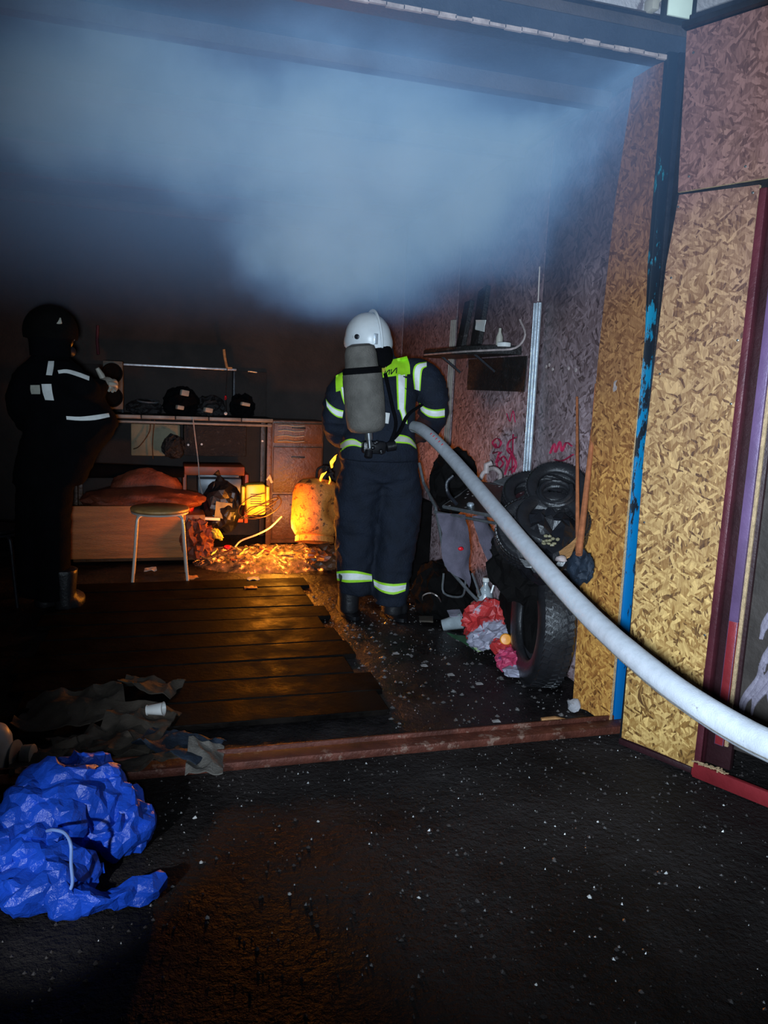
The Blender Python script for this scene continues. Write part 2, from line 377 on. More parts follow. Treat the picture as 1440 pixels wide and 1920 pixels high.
def thing(name, label, cat, loc=(0, 0, 0), rz=0.0, group=None, kind=None):
    o = bpy.data.objects.new(name, None); C.objects.link(o); o.location = loc; o.rotation_euler = (0, 0, rz)
    o.empty_display_size = 0.1; o['label'] = label; o['category'] = cat
    if group: o['group'] = group
    if kind: o['kind'] = kind
    return o
def tag(o, label, cat, group=None, kind=None):
    """re-seat a single-mesh thing on an origin at its base, then describe it"""
    me = o.data; zs = [v.co.z for v in me.vertices]
    c = sum((v.co for v in me.vertices), Vector())/len(zs); c.z = min(zs)
    me.transform(Matrix.Translation(-c)); o.location = o.location+c
    o['label'] = label; o['category'] = cat
    if group: o['group'] = group
    if kind: o['kind'] = kind
    return o
def struct(name, bm=None, m=None, parent=None, smooth=False):
    if bm is None:
        o = bpy.data.objects.new(name, None); C.objects.link(o)
    else: o = obj(name, bm, m, parent, smooth)
    if not parent: o['kind'] = 'structure'
    return o
def B(): return bmesh.new()
def box_obj(name, c, s, m, parent=None, rot=None, bevel=0.004, **k):
    b = B(); bx(b, c, s, rot, 0, bevel); return obj(name, b, m, parent, **k)

# ================================================================== STRUCTURE
def grid_mesh(x0, x1, y0, y1, step, amp, freq, z=0.0, seed=0):
    b = B(); nx, ny = int((x1-x0)/step), int((y1-y0)/step); V = []
    for j in range(ny+1):
        V.append([])
        for i in range(nx+1):
            x = x0+(x1-x0)*i/nx; y = y0+(y1-y0)*j/ny
            p = Vector((x*freq+seed, y*freq, 0))
            k = noise.noise(p)+0.6*noise.noise(p*2.7)+0.45*noise.noise(p*6.1)
            V[-1].append(b.verts.new((x, y, z+amp*k-amp)))
    for j in range(ny):
        for i in range(nx): b.faces.new((V[j][i], V[j][i+1], V[j+1][i+1], V[j+1][i]))
    return b
b = grid_mesh(-3.0, 4.2, -0.6, 2.76, 0.02, 0.004, 6.0)
ground = struct('ground', b, 'asphalt', smooth=True)
b = grid_mesh(-1.9, 2.05, 2.76, 7.2, 0.03, 0.006, 5.0, 0.0, 9)
floor = struct('floor', b, 'garage_dirt', smooth=True)
# boards lying over the pit in the left half of the floor
for i in range(10):
    y = 3.02+i*0.235; x1 = 0.96+0.045*math.sin(i*2.3); x0 = -0.62+0.05*math.sin(i*1.7)
    b = B(); bx(b, ((x0+x1)/2, y+0.11, 0.012+0.003*math.sin(i*3.1)), (x1-x0, 0.222, 0.026), Matrix.Rotation(R(0.7*math.sin(i*5)), 3, 'Z'), 0, 0.004)
    obj('floor_board', b, 'wet_board', floor, smooth=False)
# loose grit and stones
def grains(name, n, area, size, m, z=0.0, parent=None, pw=2.5):
    V = []; F = []
    base = [(1, 0, 0), (0.3, 0.95, 0), (-0.8, 0.6, 0), (-0.8, -0.6, 0), (0.3, -0.95, 0), (0.1, 0.1, 1)]
    for _ in range(n):
        x = random.uniform(area[0], area[1]); y = random.uniform(area[2], area[3]); s = size*(0.35+random.random()**pw*1.8)
        a = random.random()*6.28; ca, sa = math.cos(a), math.sin(a); sy = random.uniform(0.5, 1); sz = random.uniform(0.3, 0.6); o = len(V)
        for (px, py, pz) in base:
            px *= s*random.uniform(0.7, 1.2); py *= s*sy*random.uniform(0.7, 1.2); V.append((x+px*ca-py*sa, y+px*sa+py*ca, z+(pz*sz*s if pz else -0.003)))
        for k in range(5): F.append((o+k, o+(k+1) % 5, o+5))
        F.append((o+4, o+3, o+2, o+1, o))
    me = bpy.data.meshes.new(name); me.from_pydata(V, [], F); b = B(); b.from_mesh(me); bpy.data.meshes.remove(me)
    return obj(name, b, m, parent, smooth=False)
g1 = grains('gravel', 5200, (-0.9, 2.9, 0.7, 2.68), 0.0042, 'stone_grain', -0.002, None)
tag(g1, 'fine dark stone grit bedded in the black ground outside the opening', 'gravel', kind='stuff')
g2 = grains('debris_crumbs', 900, (0.95, 1.86, 2.86, 5.2), 0.0075, 'chip_dark', 0.0, None, 4.0)
tag(g2, 'small pale and grey crumbs of burnt debris strewn over the black garage floor', 'debris', kind='stuff')
g3 = grains('ceiling_crumbs', 90, (-0.5, 2.0, 0.9, 2.65), 0.0046, 'white_plastic', 0.0)
tag(g3, 'tiny white specks scattered on the dark ground before the threshold', 'debris', kind='stuff')

# threshold rail (slightly bent angle iron)
b = B()
bx(b, (0.05, 2.70, 0.012), (3.9, 0.075, 0.034), None, 0, 0.006); bx(b, (0.05, 2.742, 0.020), (3.9, 0.012, 0.05), None, 0, 0.003)
struct('trim_1', b, 'rust_rail', smooth=True)
# ceiling, walls
b = B(); bx(b, (0.05, 5.0, 2.80), (4.2, 4.5, 0.06)); ceiling = struct('ceiling', b, 'ceiling_soot')
for i in range(5):
    b = B(); bx(b, (0.05, 3.35+i*0.85, 2.735), (3.85, 0.07, 0.07), None, 0, 0.006); obj('ceiling_joist', b, 'ceiling_soot', ceiling)
b = B(); bx(b, (0.05, 7.2, 1.4), (4.2, 0.1, 2.86)); struct('wall_back', b, 'soot_wall')
b = B(); bx(b, (-1.9, 5.0, 1.4), (0.08, 4.5, 2.86)); struct('wall_left', b, 'soot_wall')
b = B(); bx(b, (2.03, 5.0, 1.4), (0.08, 4.46, 2.86)); wr = struct('wall_right', b, 'soot_wall')
ys = [2.80, 3.835, 5.065, 6.3, 7.13]
for i in range(4):
    b = B(); bx(b, (1.972, (ys[i]+ys[i+1])/2, 1.375), (0.022, ys[i+1]-ys[i]-0.012, 2.72), None, 0, 0.002); obj('osb_sheet', b, 'osb_wall', wr)
# lintel beam, pale strip on its lower edge
b = B(); bx(b, (0.05, 2.80, 2.755), (4.0, 0.09, 0.14), None, 0, 0.006); lin = struct('lintel', b, 'lintel_paint'); 
b = B()
for i in range(60):
    x = -1.9+i*0.063; bx(b, (x+0.03, 2.752, 2.688+0.0015*math.sin(i*1.9)), (0.066, 0.012, 0.013+0.004*math.sin(i*2.7)))
obj('pale_edge_strip', b, 'pale_trim', lin)
b = B(); bx(b, (0.05, 2.765, 2.815), (4.0, 0.05, 0.012), None, 0, 0.003); obj('upper_flange', b, 'dark_steel', lin)
# facade above the lintel
b = B()
V = []
for j in range(13):
    V.append([])
    for i in range(97):
        x = -1.95+5.6*i/96; z = 2.82+1.0*j/12; p = Vector((x*5, 0, z*5)); V[-1].append(b.verts.new((x, 2.78+0.006*noise.noise(p)+0.004*noise.noise(p*3), z)))
for j in range(12):
    for i in range(96): b.faces.new((V[j][i], V[j][i+1], V[j+1][i+1], V[j+1][i]))
struct('wall_front', b, 'plaster', smooth=True)
b = B(); bx(b, (2.85, 2.84, 1.40), (1.66, 0.12, 2.84)); struct('wall_front_pier', b, 'plaster')
b = B(); bx(b, (-2.5, 2.84, 1.40), (1.1, 0.12, 2.84)); struct('wall_front_left_pier', b, 'plaster')

# steel corner post: flaking blue face, dark web, thin red edge
post = struct('trim_2')
PT = Matrix.Rotation(R(-0.8), 3, 'Y')
b = B(); bx(b, (1.893, 2.750, 1.355), (0.044, 0.03, 2.70), PT, 0, 0.004); obj('blue_face', b, 'blue_post', post)
b = B(); bx(b, (1.930, 2.742, 1.355), (0.034, 0.03, 2.70), PT, 0, 0.003); obj('dark_web', b, 'dark_steel', post)
b = B(); bx(b, (1.934, 2.722, 0.70), (0.012, 0.014, 1.38), PT, 0, 0.002); obj('red_edge', b, 'maroon_paint', post)
b = B(); bx(b, (1.965, 2.80, 1.38), (0.07, 0.08, 2.76)); obj('back_plate', b, 'dark_steel', post)
b = B()
for z in (2.28, 2.38): bx(b, (1.932, 2.724, z), (0.007, 0.006, 0.085), None, 0, 0.001)
obj('peeled_paint', b, 'pale_trim', post)

# OSB board on the reveal, left of the post (bottom edge ragged)
def slab_outline(bm, P0, ax, pts, th, off=0.0, mi_edge=1):
    n = Vector((ax[1], -ax[0], 0)).normalized(); d = Vector((ax[0], ax[1], 0)).normalized(); P0 = Vector(P0)
    f = [P0+d*u+Vector((0, 0, z))+n*(-off) for u, z in pts]; k = [p-n*(-th)*-1 for p in f]
    k = [p - n*th*-1 for p in f] if False else [p+n*(-th)*1 for p in f]
    vf = [bm.verts.new(p) for p in f]; vk = [bm.verts.new(p) for p in k]; m = len(f)
    bm.faces.new(vf).material_index = 0; bm.faces.new(vk[::-1]).material_index = 0
    for i in range(m):
        q = bm.faces.new((vf[i], vk[i], vk[(i+1) % m], vf[(i+1) % m])); q.material_index = mi_edge
    bmesh.ops.triangulate(bm, faces=[x for x in bm.faces if len(x.verts) > 4])
S0 = (1.869, 2.727, 0.0)
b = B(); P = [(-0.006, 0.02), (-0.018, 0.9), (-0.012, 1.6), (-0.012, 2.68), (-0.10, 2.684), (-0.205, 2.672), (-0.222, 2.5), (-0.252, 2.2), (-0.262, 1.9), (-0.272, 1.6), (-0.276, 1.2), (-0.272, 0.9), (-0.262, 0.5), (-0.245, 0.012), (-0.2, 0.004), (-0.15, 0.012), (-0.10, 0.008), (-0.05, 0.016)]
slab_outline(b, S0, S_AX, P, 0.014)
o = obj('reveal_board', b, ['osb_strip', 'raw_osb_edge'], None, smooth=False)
tag(o, 'tall narrow OSB board lining the opening, left of the blue steel post', 'board')
o['kind'] = 'structure'
b = B(); blob(b, (1.791,2.902,0.030), (0.03, 0.03, 0.03), 2, 0.4, 3, 1); tag(obj('plaster_lump', b, 'plaster'), 'small grey plaster lump at the foot of the narrow board left of the blue post', 'debris')
b = B(); blob(b, (1.965,2.310,0.012), (0.022, 0.022, 0.02), 2, 0.4, 3, 4); tag(obj('plaster_lump', b, 'plaster'), 'pale crumb lying under the lower front corner of the big OSB gate board', 'debris')

# ================================================================== GATE LEAF (swung outward)
G0 = Vector((1.811, 2.557, 0.0)); GD = Vector((0.443, -0.897, 0)).normalized(); GN = Vector((-0.897, -0.443, 0)).normalized()
GR = Matrix((GD, -GN, Vector((0, 0, 1)))).transposed()   # local x along leaf, local y away from the viewer side
gate = thing('garage_gate', 'outward-swung steel garage gate leaf clad in OSB with a maroon wicket door frame', 'gate', G0)
def gbox(bm, u0, u1, n0, n1, z0, z1, mi=0, bevel=0.002):
    c = G0+GD*((u0+u1)/2)+GN*((n0+n1)/2)+Vector((0, 0, (z0+z1)/2)); bx(bm, c, (u1-u0, abs(n1-n0), z1-z0), GR, mi, bevel)
def gp(u, z, n=0.0): return G0+GD*u+GN*n+Vector((0, 0, z))
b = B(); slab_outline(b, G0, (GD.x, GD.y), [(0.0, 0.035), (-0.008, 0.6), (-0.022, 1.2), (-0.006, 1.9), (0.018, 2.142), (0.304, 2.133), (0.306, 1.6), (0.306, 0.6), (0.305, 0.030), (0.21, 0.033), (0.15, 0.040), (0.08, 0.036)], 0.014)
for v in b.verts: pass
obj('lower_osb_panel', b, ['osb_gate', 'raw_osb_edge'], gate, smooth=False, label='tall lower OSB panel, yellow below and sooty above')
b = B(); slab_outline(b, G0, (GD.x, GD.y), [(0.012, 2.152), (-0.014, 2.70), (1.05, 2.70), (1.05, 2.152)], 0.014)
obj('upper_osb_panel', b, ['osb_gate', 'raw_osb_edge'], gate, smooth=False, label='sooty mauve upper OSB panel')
b = B(); gbox(b, -0.02, 1.06, -0.05, -0.018, 2.70, 2.76, 0); gbox(b, -0.02, 1.06, -0.012, 0.03, 2.703, 2.722, 0)
obj('top_rail', b, 'dark_steel', gate)
b = B(); gbox(b, -0.02, 0.02, -0.05, -0.018, 0.02, 2.70, 0); obj('hinge_stile', b, 'dark_steel', gate)
b = B(); gbox(b, 0.02, 1.02, -0.05, -0.018, 2.10, 2.16, 0); obj('middle_rail', b, 'dark_steel', gate)
b = B(); gbox(b, 0.30, 1.05, -0.05, 0.004, 0.0, 0.028, 0); gbox(b, 0.31, 1.05, -0.004, 0.016, 0.0, 0.055, 0); obj('bottom_rail', b, 'red_paint', gate)
b = B(); gbox(b, -0.01, 0.298, -0.03, 0.002, 0.004, 0.028, 0); obj('lower_lip', b, 'dark_maroon', gate)
b = B(); gbox(b, 0.307, 0.332, -0.04, 0.006, 0.05, 2.12, 0); gbox(b, 0.307, 0.332, -0.01, 0.007, 0.05, 0.30, 0)
obj('door_frame_face', b, 'maroon_paint', gate)
b = B(); gbox(b, 0.326, 0.42, -0.075, -0.045, 0.05, 2.12, 0); obj('door_frame_web', b, 'dark_maroon', gate)  # shade of the recessed web is put into its colour
wd = B(); gbox(wd, 0.40, 1.0, -0.085, -0.062, 0.13, 2.10, 0); wdo = obj('wicket_door', wd, 'grey_swirl', gate, label='scorched OSB wicket door with grey melted streaks')
b = B(); gbox(b, 0.360, 0.393, -0.064, -0.028, 0.14, 0.62, 1); gbox(b, 0.360, 0.393, -0.064, -0.028, 0.62, 2.09, 0); obj('steel_tube', b, ['mauve_paint', 'red_paint'], wdo)
b = B(); gbox(b, 0.394, 0.407, -0.064, -0.036, 0.14, 2.09, 0); obj('board_edge', b, 'raw_osb_edge', wdo)
b = B()
random.seed(3)
for i in range(34):
    u = 0.435+0.15*random.random(); z = 0.24+0.62*random.random(); pts = []; a = random.uniform(-0.5, 0.5)
    for k in range(6):
        pts.append(gp(u, z, -0.058)); u += 0.022*math.sin(a+k*0.9); z += 0.035+0.012*random.random()
    tube(b, pts, [0.004, 0.013, 0.004], 7, True, 0.6, 0, 3)
obj('melted_streaks', b, 'foil_grey', wdo)
for u, z in ((0.02, 2.10), (0.285, 2.11), (0.29, 1.62), (0.292, 1.40), (0.02, 1.85), (0.012, 1.50), (0.008, 0.93), (0.292, 0.55), (0.295, 0.22), (0.02, 0.45), (0.02, 2.62), (0.25, 2.2), (0.05, 2.2)):
    b = B(); lathe(b, [(0.0045, 0), (0.0045, 0.003), (0.002, 0.004)], gp(u, z, 0.0), GN, 8); obj('screw', b, 'brass_fitting', gate)
b = B()
for k in range(26):
    u = 0.30+0.13*random.random(); c = gp(u, 0.058+0.004*random.random(), 0.006*random.random()); bx(b, c, (0.02+0.02*random.random(), 0.006, 0.003), Matrix.Rotation(random.random()*3, 3, 'Z') @ Matrix.Rotation(random.uniform(-.4, .4), 3, 'Y'))
tag(obj('wood_splinters', b, 'raw_osb_edge'), 'torn pale strand splinters on the red bottom rail of the gate', 'splinters', kind='stuff')
b = B(); blob(b, (1.851,2.892,1.453), (0.012, 0.028, 0.04), 3, 0.35, 3, 2); o = obj('plaster_dab', b, 'pale_trim'); tag(o, 'pale grey dab stuck on the narrow board at mid height', 'plaster')

# floodlight fixture on the facade
t = thing('floodlight_fixture', 'square floodlight with a pale glass face mounted above the corner post', 'lamp', (1.869,2.720,2.867))
b = B(); bx(b, (1.858,2.710,2.879), (0.125, 0.05, 0.17), None, 0, 0.008); obj('housing', b, 'lamp_housing', t)
b = B(); bx(b, (1.843,2.680,2.869), (0.10, 0.012, 0.145), None, 0, 0.003); obj('glass_face', b, 'lamp_glass', t)
b = B(); bx(b, (1.763,2.740,2.849), (0.03, 0.06, 0.05), None, 0, 0.006); tube(b, [(1.759,2.730,2.826), (1.798,2.720,2.882)], 0.006, 8); obj('bracket', b, 'aged_plastic', t)

# ================================================================== INTERIOR RIGHT WALL
def strip_profile(name, top, bot, label, mt_='galvanised'):
    b = B(); a, c = Vector(bot), Vector(top); m = (a+c)/2; L = (c-a).length
    rot = (c-a).to_track_quat('Z', 'Y').to_matrix()
    bx(b, m, (0.012, 0.052, L), rot, 0, 0.002); bx(b, m+Vector((-0.012, -0.018, 0)), (0.016, 0.008, L), rot, 0, 0.002); bx(b, m+Vector((-0.012, 0.018, 0)), (0.016, 0.008, L), rot, 0, 0.002)
    return tag(obj(name, b, mt_, smooth=False), label, 'profile')
strip_profile('metal_profile', (1.945,3.836,1.887), (1.945,3.820,0.920), 'bright galvanised metal profile upright on the sooty right wall, nearer the opening')
strip_profile('metal_profile', (1.945,5.071,1.885), (1.945,5.078,1.015), 'thin dull metal profile upright on the right wall behind the firefighter', 'counter_edge')
b = B(); tube(b, [(1.950,3.865,2.077), (1.945,3.844,1.896)], 0.004, 6); tag(obj('ceiling_wire', b, 'white_cable'), 'short pale wire hanging above the bright metal profile', 'wire')
# wall shelf with things
sh = thing('wall_shelf', 'charred shelf bracketed to the right wall', 'shelf', (1.900,4.402,1.646))
b = B()
a0, a1 = Vector((1.950,5.013,1.686)), Vector((1.950,4.013,1.651)); 
zS = 1.655
pts = [(1.955, 4.02), (1.955, 5.07), (1.73, 5.06), (1.70, 4.95), (1.72, 4.30), (1.80, 4.07), (1.88, 4.0)]
vt = [b.verts.new((x, y, zS+0.012)) for x, y in pts]; vb = [b.verts.new((x, y, zS-0.034)) for x, y in pts]
b.faces.new(vt); b.faces.new(vb[::-1])
for i in range(len(pts)): b.faces.new((vt[i], vb[i], vb[(i+1) % 7], vt[(i+1) % 7]))
obj('shelf_board', b, 'charred', sh)
b = B(); tube(b, [(1.70, 4.95, zS-0.02), (1.72, 4.30, zS-0.02), (1.80, 4.07, zS-0.015), (1.90, 3.985, zS+0.0), (1.94, 3.96, zS+0.07), (1.945, 4.05, zS+0.16)], 0.006, 6, sm=4); obj('edge_rim', b, 'pale_trim', sh)
for y in (4.3, 4.85):
    b = B(); bx(b, (1.84, y, zS-0.07), (0.2, 0.02, 0.012), Matrix.Rotation(R(35), 3, 'Y')); obj('bracket', b, 'dark_steel', sh)
def leaning(name, y, w_, h, th, lean, m, label, cat='box', grp=None, x=1.86, pos=0.0):
    b = B(); rot = Matrix.Rotation(R(lean), 3, 'X') @ Matrix.Rotation(R(10), 3, 'Y'); bx(b, Vector((x, y, zS+0.014+h/2)), (th, w_, h), rot, 0, 0.005)
    o = tag(obj(name, b, m), label, cat, grp); return o
leaning('dark_board', 4.42, 0.13, 0.36, 0.03, -11, 'charred', 'tall charred board leaning on the wall shelf, right one', 'board')
leaning('dark_board', 4.66, 0.10, 0.30, 0.03, -4, 'charred', 'charred board on the wall shelf, left of the taller one', 'board')
b = B(); sheet(b, (1.830,4.407,1.831), (1.830,4.254,1.820), (1.830,4.275,1.754), (1.830,4.406,1.774), 4, 4, 0.004, 30); tag(obj('paper_label', b, 'white_plastic'), 'small white paper patch on the charred board of the wall shelf', 'paper')
b = B(); bx(b, (1.830,3.989,1.669), (0.05, 0.06, 0.025), Matrix.Rotation(.4, 3, 'Z'), 0, 0.006); tag(obj('small_box', b, 'white_plastic'), 'small pale box at the near end of the wall shelf', 'box')
b = B(); lathe(b, [(0.02, 0), (0.02, 0.05), (0.008, 0.08), (0.008, 0.1)], Vector((1.86, 4.12, zS+0.012)), seg=14); tag(obj('small_bottle', b, 'aged_plastic'), 'small dusty bottle at the near end of the wall shelf', 'bottle')
# peeled pale spots and black soot patch on the wall are on the board itself; graffiti in red
wz = 1.957
def stroke(bm, pts, w_=0.009): tube(bm, pts, w_, 6, True, 0.35, 0, 4)
b = B()
stroke(b, [(1.957,4.017,1.159), (1.957,4.103,1.128), (1.957,4.116,1.074), (1.957,4.026,1.042), (1.957,4.005,1.001), (1.957,4.077,0.962)])
stroke(b, [(1.957,4.061,1.174), (1.957,4.039,0.948)]); stroke(b, [(1.957,4.097,1.091), (1.957,3.994,1.014), (1.957,4.013,0.960)])
stroke(b, [(1.957,4.162,1.038), (1.957,4.105,1.003), (1.957,4.130,0.931)]); stroke(b, [(1.957,4.057,1.063), (1.957,4.114,0.964)])
stroke(b, [(1.957,4.316,1.040), (1.957,4.232,1.054), (1.957,4.268,0.986)]); stroke(b, [(1.957,4.202,1.057), (1.957,4.243,1.027), (1.957,4.163,0.997), (1.957,4.217,0.959), (1.957,4.253,0.988), (1.957,4.176,1.034)])
stroke(b, [(1.957,4.282,1.075), (1.957,4.334,1.103), (1.957,4.276,1.134), (1.957,4.211,1.113), (1.957,4.252,1.078), (1.957,4.294,1.100)])
stroke(b, [(1.957,3.604,1.105), (1.957,3.567,1.158), (1.957,3.549,1.116), (1.957,3.513,1.173), (1.957,3.484,1.127), (1.957,3.448,1.173), (1.957,3.394,1.161)])
stroke(b, [(1.957,3.554,1.077), (1.957,3.471,1.080), (1.957,3.372,1.121)]); stroke(b, [(1.957,4.165,1.288), (1.957,4.115,1.244), (1.957,4.082,1.307), (1.957,4.044,1.242)], 0.004)
obj('red_graffiti', b, 'graffiti_red', wr, label='scribbled red paint signs with a dollar sign')
p0, p1 = Vector((1.955,4.785,1.613)), Vector((1.955,3.945,1.416))
b = B(); sheet(b, (1.956, p0.y, p0.z), (1.956, p1.y, p0.z), (1.956, p1.y, p1.z), (1.956, p0.y, p1.z), 12, 8, 0.003, 14, 0.005, 3, 0, True); obj('scorched_board', b, 'charred', wr, smooth=False, label='black scorched board below the wall shelf')
for i, q in enumerate(((1.957,3.722,1.550), (1.957,3.650,1.538), (1.957,3.486,1.541), (1.957,3.412,1.530), (1.957,3.688,1.560))):
    b = B(); blob(b, q, (0.004, 0.012, 0.010), 2, 0.4, 3, i); obj('peeled_flake', b, 'pale_trim', wr)
# two thin rods
b = B(); tube(b, [(1.900,3.283,1.399), (1.644,2.736,0.774)], [0.006, 0.009], 8); tag(obj('metal_rod', b, 'copper_rod'), 'thin reddish rod leaning on the right wall, left of its pair', 'rod')
b = B(); tube(b, [(1.880,3.091,1.462), (1.860,3.050,1.273), (1.612,2.672,0.778)], [0.007, 0.014], 8); tag(obj('metal_rod', b, 'copper_rod'), 'thicker reddish rod leaning beside the narrow OSB board', 'rod')

# ---------------- tyres
def tyre(name, c, axis, Rr, wd_, label, rim=False, grp='scrap tyres piled by the right wall', seg=48, lug=True):
    c = Vector(c); ri = Rr*0.60; t = thing(name, label, 'tyre', c, 0, grp)
    ax = Vector(axis).normalized(); b = B(); h = wd_/2
    prof = [(ri, -h*0.62), (ri*1.03, -h*0.80), (ri*1.10, -h*0.90), (Rr*0.80, -h*1.02), (Rr*0.92, -h*0.98), (Rr*0.975, -h*0.80), (Rr*0.99, -h*0.4), (Rr, 0), (Rr*0.99, h*0.4), (Rr*0.975, h*0.80), (Rr*0.92, h*0.98), (Rr*0.80, h*1.02), (ri*1.10, h*0.90), (ri*1.03, h*0.80), (ri, h*0.62), (ri*1.02, h*0.52), (Rr*0.84, h*0.84), (Rr*0.93, h*0.5), (Rr*0.94, 0), (Rr*0.93, -h*0.5), (Rr*0.84, -h*0.84), (ri*1.02, -h*0.52)]
    lathe(b, prof, c, ax, seg, True); obj('carcass', b, 'rubber', t)
    if lug:
        X, Y = frame_of(ax); b = B(); n = 54
        for k in range(n):
            for j, hh in enumerate((-0.62, -0.2, 0.2, 0.62)):
                a = 2*math.pi*(k+0.5*(j % 2))/n; e = X*math.cos(a)+Y*math.sin(a); tg = -X*math.sin(a)+Y*math.cos(a)
                m3 = Matrix((tg, ax, e)).transposed() @ Matrix.Rotation(R(18 if hh < 0 else -18), 3, 'Z')
                bx(b, c+e*(Rr*0.992)+ax*(h*hh), (Rr*0.078, h*0.36, Rr*0.03), m3)
        o = obj('tread', b, 'rubber', t, smooth=False, kind='stuff')
    if rim:
        b = B(); lathe(b, [(0.02, -0.01), (ri*0.4, -0.01), (ri*0.9, h*0.3), (ri*0.99, h*0.6), (ri*0.97, h*0.65), (ri*0.85, h*0.35), (ri*0.4, 0.02), (0.02, 0.02)], c, ax, 32); obj('wheel_disc', b, 'dark_steel', t)
    return t
tyre('car_tyre', (1.785, 3.25, 0.317), (-0.97, 0.22, 0.03), 0.315, 0.165, 'upright car tyre standing at the foot of the pile beside the narrow OSB board')
tyre('car_tyre', (1.674,3.022,0.833), (-0.25, -0.55, 0.8), 0.165, 0.12, 'tyre lying tilted on the pile just left of the reddish rods', seg=36)
tyre('car_tyre', (1.761,3.155,0.965), (-0.3, -0.65, 0.7), 0.145, 0.10, 'tyre propped against the wall at the top of the pile', seg=36)
tyre('car_tyre', (1.769,3.405,0.896), (-0.2, -0.6, 0.78), 0.15, 0.10, 'half hidden tyre behind the framed black panel', seg=36)
tyre('car_tyre', (1.599,3.068,0.788), (-0.3, -0.75, 0.6), 0.16, 0.12, 'small wheel with a hub just behind the hose, under the framed panel', True, seg=32)
b = B(); blob(b, (1.865, 3.62, 0.28), (0.085, 0.20, 0.46), 4, 0.2, 1.7, 3, None, 0.0, True); tag(obj('scrap_heap', crumple(b, 0.5, 3.0, 0.006, 30), 'deep_soot', smooth=False), 'big black heap of burnt scrap behind the upright tyre, carrying the other tyres', 'heap')
def coil(c, r, tr, n, tilt, m, label, seed):
    b = B(); pts = []; random.seed(seed); rot = Matrix.Rotation(R(tilt), 3, 'X') @ Matrix.Rotation(R(-20), 3, 'Y')
    for i in range(n*14+1):
        a = 2*math.pi*i/14; q = r*(1+0.10*math.sin(a*0.37+seed)); pts.append(Vector(c)+rot @ Vector((q*math.cos(a), q*math.sin(a), 0.012*i/14+0.008*math.sin(a*1.3))))
    tube(b, pts, tr, 8); return tag(obj('hose_coil', b, m), label, 'hose coil')
coil((1.732,3.107,0.940), 0.075, 0.011, 4, 30, 'rubber', 'small coil of dark hose on the pile left of the reddish rods', 3)
coil((1.743,3.212,0.957), 0.085, 0.010, 3, 35, 'rubber', 'coil of dark hose on the pile, behind the smaller coil', 5)
coil((1.662,3.117,0.877), 0.10, 0.012, 3, 25, 'rubber', 'loosely wound black hose lying between the panel and the tilted tyre', 8)
# black sack under the tyres
b = B(); blob(b, (1.656,3.042,0.734), (0.15, 0.17, 0.15), 4, 0.28, 1.6, 3, None, 0.3, True); tag(obj('rubbish_sack', crumple(b, 0.5, 3.0, 0.006, 30), 'black_plastic', smooth=False), 'shiny black plastic sack stuffed under the tilted tyre', 'bag')
b = B(); blob(b, (1.667,3.232,0.622), (0.16, 0.16, 0.18), 4, 0.3, 1.8, 9, None, 0.02, True); tag(obj('rubbish_sack', crumple(b, 0.5, 3.0, 0.006, 30), 'deep_soot', smooth=False), 'charred black sack behind the hose beneath the framed panel', 'bag')
b = B(); blob(b, (1.681,2.766,0.706), (0.04, 0.07, 0.07), 4, 0.3, 1.8, 12, None, 0.02, True); tag(obj('blue_rag', b, 'blue_cloth'), 'dark blue rag hanging beside the narrow OSB board', 'cloth')
b = B(); sheet(b, (1.571,2.757,0.771), (1.658,2.772,0.827), (1.577,2.680,0.766), (1.544,2.688,0.754), 5, 5, 0.01, 12, 0.004, 2); tag(obj('board_scrap', b, 'splinter'), 'small brown scrap of board between black sack and rods', 'board')
b = B()
for i in range(12): blob(b, Vector((1.540,2.784,0.815))+Vector((random.uniform(-.03, .03), random.uniform(-.02, .02), random.uniform(-.02, .02))), (0.010, 0.008, 0.007), 1, 0.3, 3, i)
tag(obj('foam_crumbs', b, 'beige_panel'), 'clump of beige foam crumbs on the black sack', 'foam', kind='stuff')
b = B(); blob(b, (1.514,2.636,0.771), (0.022, 0.018, 0.014), 2, 0.3, 2, 5); tag(obj('pebble', b, 'pale_trim'), 'pale pebble-like lump under the brown board scrap', 'stone')
b = B(); bx(b, (1.498,2.830,0.765), (0.045, 0.02, 0.018), Matrix.Rotation(.3, 3, 'Y'), 0, .004); tag(obj('plastic_clip', b, 'red_plastic'), 'small orange-red clip beside the hose above the upright tyre', 'clip')

# ---------------- framed black panel lying on the heap
A_, B_, C_, D_ = Vector((1.473,3.844,0.786)), Vector((1.816,4.181,0.876)), Vector((1.857,3.487,0.911)), Vector((1.577,3.239,0.822))
t = thing('framed_panel', 'black glass-like panel in a thin metal frame lying tilted on the heap behind the hose', 'panel', (A_+C_)/2)
b = B(); sheet(b, A_, B_, C_, D_, 10, 8, 0.004, 8, 0.008); obj('panel', b, 'black_plastic', t)
b = B()
for p, q in ((A_, B_), (B_, C_), (C_, D_), (D_, A_)): tube(b, [p, q], 0.010, 6)
obj('frame', b, 'frame_edge', t, smooth=False)
b = B(); random.seed(21)
for i in range(46):
    u, v = random.random(), random.random(); p = (A_*(1-u)+B_*u)*(1-v)+(D_*(1-u)+C_*u)*v; s = 0.004+0.009*random.random()**2
    blob(b, p+Vector((0, 0, 0.004)), (s*1.3, s, s*0.6), 1, 0.3, 3, i)
tag(obj('ash_flakes', b, 'chip'), 'pale ash flakes sprinkled on the framed black panel', 'ash', kind='stuff')
b = B(); lathe(b, [(0.018, 0), (0.02, 0.012), (0.012, 0.02), (0.0, 0.021)], Vector((1.553,3.667,0.817))+Vector((0, 0, 0.0)), seg=14); tag(obj('bottle_cap', b, 'galvanised'), 'round silver cap on the front edge of the framed panel', 'cap')
